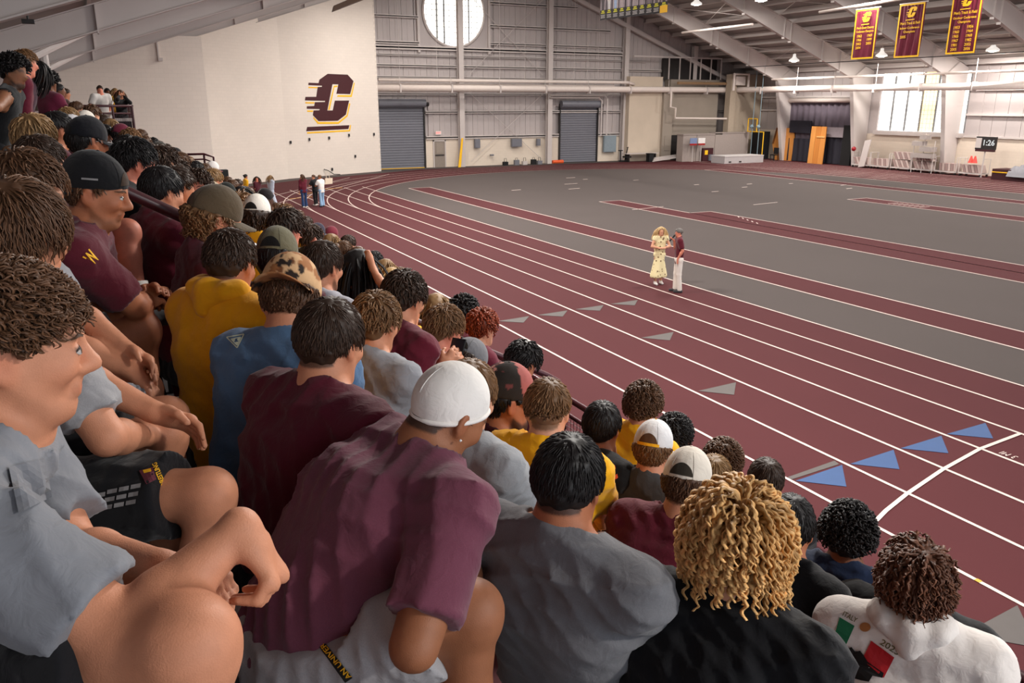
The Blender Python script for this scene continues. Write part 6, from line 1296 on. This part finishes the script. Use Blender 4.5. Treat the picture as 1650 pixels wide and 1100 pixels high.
U5 = person('person in maroon tee with yellow lettering facing the camera at the far end', H=floor_at(418, 338, 1.55), stand=0, face=-95, pitch=2, hair=('long', 'dark'), top=('tee', (70, 20, 32)), bottom=('pants', BLK), skin='pink', female=True, group=FL, lod=3)
U6 = person('person with dark hair bun in yellow and black at the far end', H=floor_at(401, 338, 1.66), stand=0, face=20, pitch=2, hair=('bun', 'black'), top=('tee', (230, 170, 30)), bottom=('pants', BLK), skin='tan', female=True, group=FL, lod=3)
# ================================================================== PRINTS AND THINGS HELD
BVHTree = BVHT
def child(info, *names):
    for o in info['o'].children:
        if o.name.split('.')[0] in names: return o
def dense(poly, n=5):
    """split a quad given as 4 corners into an n x n grid"""
    a, b, c, d = [np.array(q, float) for q in poly]; vs = []
    for i in range(n + 1):
        for j in range(n + 1): u, v = i / n, j / n; vs.append((a * (1 - u) + b * u) * (1 - v) + (d * (1 - u) + c * u) * v)
    return vs, [(i * (n + 1) + j, (i + 1) * (n + 1) + j, (i + 1) * (n + 1) + j + 1, i * (n + 1) + j + 1) for i in range(n) for j in range(n)]
_trees = {}
def printed(name, obj, pix, faces, m, off=.004):
    """ink printed on a garment: outline points found on the cloth surface"""
    if obj is None: return
    if obj.name not in _trees: _trees[obj.name] = BVHTree.FromPolygons([v.co[:] for v in obj.data.vertices], [tuple(q.vertices) for q in obj.data.polygons])
    t = _trees[obj.name]; root = obj
    while root.parent: root = root.parent
    O = np.array(root.location); vs = []; ok = []
    for x, y in pix:
        d = unit(ray(x, y)); hit = t.ray_cast(Vector(CAM - O), Vector(d))
        ok.append(hit[0] is not None); vs.append(np.array(hit[0]) - d * off if hit[0] is not None else np.zeros(3))
    fs = [f for f in faces if all(ok[i] for i in f)]
    if fs: MB().add(vs, fs).build(name, m, obj)
def text_on(name, obj, s, p0, p1, hgt, m, bold=.015, off=.004):
    """text from pixel p0 to p1, hgt pixels tall (upwards = left of the run direction)"""
    v, f = text_polys(s, 1, bold); x0, x1 = v[:, 0].min(), v[:, 0].max(); y1 = v[:, 1].max(); p0, p1 = np.array(p0, float), np.array(p1, float); d = p1 - p0; n = np.array([d[1], -d[0]]) / np.linalg.norm(d)
    printed(name, obj, [p0 + d * (q[0] - x0) / (x1 - x0) + n * hgt * q[1] / y1 for q in v], f, m, off)
M_ink = {k: mat('ink_' + k, c, .7, var=.08, scale=40) for k, c in dict(black=(22, 20, 20), green=(18, 104, 66), red=(176, 22, 30), olive=(96, 88, 50), yellow=(240, 180, 30), orange=(220, 84, 40), pale=(204, 214, 190), white=(220, 214, 210), tan=(170, 110, 60), grey=(140, 138, 138), maroon=(96, 40, 52)).items()}
ho = child(E7, 'hoodie')
for nm, quad, c in (('flag_green', [(1353, 994), (1377, 1008), (1360, 1046), (1342, 1032)], 'green'), ('flag_red', [(1404, 1032), (1441, 1059), (1424, 1092), (1389, 1062)], 'red')): v, f = dense(quad, 6); printed(nm, ho, v, f, M_ink[c])
text_on('year_print', ho, '2025', (1417, 1037), (1446, 1056), 10, M_ink['olive'], .01); text_on('country_print', ho, 'ITALY', (1357, 991), (1379, 1003), 8, M_ink['olive'])
text_on('word_print', ho, 'FORMULA 1', (1311, 1082), (1362, 1110), 10, M_ink['black']); v, f = dense([(1301, 1088), (1312, 1098), (1306, 1110), (1298, 1104)], 3); printed('letter_print', ho, v, f, M_ink['black'])
ring_ = [(1394 + 9 * math.cos(a), 1010 + 7.5 * math.sin(a)) for a in np.linspace(0, 2 * PI, 16, endpoint=False)]; printed('emblem_print', ho, ring_ + [(1394, 1010)], [(i, (i + 1) % 16, 16) for i in range(16)], M_ink['tan'])
car = [(1317, 1036), (1324, 1028), (1336, 1030), (1340, 1044), (1352, 1042), (1364, 1046), (1372, 1042), (1378, 1050), (1386, 1048), (1392, 1056), (1398, 1066), (1424, 1084), (1422, 1092), (1406, 1088), (1400, 1098), (1388, 1096), (1374, 1092), (1360, 1086), (1346, 1078), (1332, 1068), (1322, 1056), (1316, 1046)]
cc = tuple(np.mean(car, 0)); printed('car_print', ho, car + [cc], [(i, (i + 1) % len(car), len(car)) for i in range(len(car))], M_ink['black'], .006)
for q in ([(1326, 1046), (1345, 1048), (1360, 1056), (1330, 1052)], [(1338, 1060), (1352, 1070), (1360, 1078), (1344, 1070)], [(1366, 1072), (1374, 1076), (1372, 1084), (1364, 1080)]): v, f = dense(q, 3); printed('car_stripe', ho, v, f, M_ink['grey'], .008)
wh = [(1373 + 7 * math.cos(a), 1077 + 9 * math.sin(a)) for a in np.linspace(0, 2 * PI, 14, endpoint=False)] + [(1373 + 4.5 * math.cos(a), 1077 + 6 * math.sin(a)) for a in np.linspace(0, 2 * PI, 14, endpoint=False)]; printed('wheel_print', ho, wh, [(i, (i + 1) % 14, 14 + (i + 1) % 14, 14 + i) for i in range(14)], M_ink['white'], .009)
bl = child(B5, 'shirt')
def tri_lines(A, B, C, w):
    out = []
    for a, b in ((A, B), (B, C), (C, A)):
        a, b = np.array(a, float), np.array(b, float); d = (b - a) / np.linalg.norm(b - a); n = np.array([-d[1], d[0]]) * w; out.append([a - n, b - n, b + n, a + n])
    return out
for q in tri_lines((365, 543), (393, 538), (382, 560), .9) + tri_lines((372, 546), (388, 543), (382, 556), .7): v, f = dense(q, 3); printed('triangle_print', bl, v, f, M_ink['pale'])
for q in ([(374, 546), (379, 545), (378, 550), (374, 549)], [(383, 544), (388, 543), (385, 549), (382, 548)], [(379, 551), (384, 550), (382, 555), (379, 554)]): v, f = dense(q, 2); printed('triangle_print', bl, v, f, M_ink['pale'])
s2 = child(A2, 'shorts')
for k in range(3):
    for j in range(4):
        x, y = 146 + j * 19 + (2 - k) * 4, 793 + k * 13 - j * 4 + (0 if j else 2); v, f = dense([(x, y), (x + 16, y - 3), (x + 15, y + 4), (x - 1, y + 7)], 2); printed('stripe_print', s2, v, f, M_ink['grey'])
text_on('word_print', s2, 'WRESTLING', (268, 782), (252, 744), 8, M_ink['yellow'], .02)
v, f = dense([(224, 758), (246, 752), (252, 772), (236, 780)], 3); printed('emblem_print', s2, v, f, M_ink['maroon']); v, f = dense([(230, 757), (243, 754), (244, 759), (232, 762)], 3); printed('emblem_print', s2, v, f, M_ink['yellow'], .006)
s7 = child(B7, 'shorts'); v, f = dense([(510, 1036), (521, 1032), (568, 1092), (556, 1100)], 8); printed('strap_print', s7, v, f, M_ink['black']); text_on('strap_word', s7, 'AN UNIVER', (567, 1090), (521, 1034), 9, M_ink['yellow'], .015, .007)
v, f = dense([(14, 752), (72, 738), (84, 800), (30, 826)], 6); printed('pocket', child(A1, 'shirt'), v, f, cloth((112, 114, 120)), .008)
text_on('word_print', child(A4, 'shirt'), 'W', (150, 428), (161, 414), 22, M_ink['yellow'], .03)
t6 = child(D6, 'shirt'); text_on('letter_print', t6, 'C', (975, 775), (996, 770), 24, M_ink['orange'], .04); v, f = dense([(962, 800), (976, 786), (978, 800), (966, 812)], 3); printed('letter_print', t6, v, f, M_ink['orange'])
text_on('cap_word', child(C4, 'cap'), 'LOS ANGELES', (404, 349), (421, 350), 4, M_ink['black'])
v, f = dense([(1045, 728), (1049, 724), (1053, 728), (1049, 729)], 2); printed('cap_logo', child(D7, 'cap'), v, f, M_ink['black'])
v, f = dense([(131, 286), (158, 288), (158, 291), (131, 289)], 3); printed('cap_word', child(A4, 'cap'), v, f, M_ink['grey'])
v, f = dense([(412, 309), (424, 309), (423, 314), (413, 314)], 2); printed('word_print', child(U5, 'shirt'), v, f, M_ink['yellow'])
# printed dress
m, N_, L_, B_ = new_mat('dress_print'); tc = N_.new('ShaderNodeTexCoord'); vo = N_.new('ShaderNodeTexVoronoi'); vo.inputs['Scale'].default_value = 11; L_.new(tc.outputs['Object'], vo.inputs['Vector'])
rp = N_.new('ShaderNodeValToRGB'); rp.color_ramp.elements[0].color = (*srgb((120, 92, 60)), 1); rp.color_ramp.elements[1].color = (*srgb((236, 220, 172)), 1); rp.color_ramp.elements[0].position = .22; rp.color_ramp.elements[1].position = .3; L_.new(vo.outputs['Distance'], rp.inputs[0]); L_.new(rp.outputs[0], B_.inputs['Base Color']); B_.inputs['Roughness'].default_value = .8
for o in T2['o'].children:
    if o.name.split('.')[0] in ('skirt', 'blouse'): o.data.materials.clear(); o.data.materials.append(m)
# held things
w = T1['Wr'][1] + T1['Hd'][1] * .08; mic = empty('microphone', tuple(w), 'black handheld microphone held up by the person in maroon', 'microphone'); dd = unit(T1['H'] + T1['F'][0] * .12 - T1['F'][2] * .07 - w)
MB().tube([-dd * .1, dd * .09], [.018, .022], 8).build('grip', M_black, mic, smooth=True); MB().tube([dd * .09, dd * .11, dd * .135], [.024, .032, .012], 8).build('head', M_dark, mic, smooth=True)
def phone(info, label, off=None, glow=False, yaw=0):
    c = (info['Wr'][1] + info['Wr'][-1]) / 2 + (info['Hd'][1] + info['Hd'][-1]) * .05 if off is None else np.array(off); o = empty('phone', tuple(c), label, 'phone'); o.rotation_euler = (0, .5, yaw)
    MB().box(-.005, .005, -.038, .038, -.075, .075).build('case', M_black, o); MB().box(-.0065, -.005, -.034, .034, -.07, .07).build('screen', mat('phone_glow', (190, 225, 245), .3, emit=1.2) if glow else mat('phone_dark', (30, 34, 42), .2), o)
phone(A5, 'dark phone held by the flushed cheek person'); phone(C6, 'phone between the two hands of the maroon polo person', yaw=.6); phone(S4, 'bright phone screen held above the concourse rail', glow=True)
bag = empty('tote_bag', tuple(floor_at(531, 318, 1.0) * (1, 1, 0) + (0, 0, .75)), 'cream tote bag at the hip of the person with wide pale jeans', 'bag'); MB().prism([(-.2, 0, 0), (.22, 0, .02), (.25, 0, .34), (-.18, 0, .34)], (0, .1, 0)).build('body', cloth((226, 208, 186)), bag); MB().tube([(-.1, .05, .33), (-.12, .05, .7), (.0, .05, .75), (.1, .05, .33)], .015, 5).build('strap', cloth((226, 208, 186)), bag)
wt = D6['Wr'][1]; tag(MB().tube([wt - D6['Hd'][1] * .03, wt - D6['Hd'][1] * .012], .036, 12).build('wrist_watch', mat('watch_silver', (190, 186, 180), .3, metal=.6), smooth=True), 'silver wrist watch on the person in the black orange-lettered tee', 'watch')
g = A8; gl = empty('glasses', tuple(g['H']), 'thin clear glasses on the person in the black cap and white tee', 'glasses'); fF, rF, uF = g['F']
for q in (-1, 1): MB().tube([fF * .105 + rF * q * .035 + .018 * (math.cos(a) * rF + math.sin(a) * uF) + uF * .006 for a in np.linspace(0, 2 * PI, 14)], .0018, 5, cap=False).build('lens_rim', M_steel, gl); MB().tube([fF * .105 + rF * q * .053 + uF * .01, rF * q * .085 + uF * .01], .0016, 5).build('temple', M_steel, gl)
st = empty('earring', tuple(B7['H'] + B7['F'] .T @ np.array([-.008, .093, -.036])), 'tiny clear ear stud worn with the white skullcap', 'earring'); MB().lathe([(0, -.004), (.004, 0), (0, .004)], 8).build('stud', mat('stud', (240, 240, 240), .1), st)
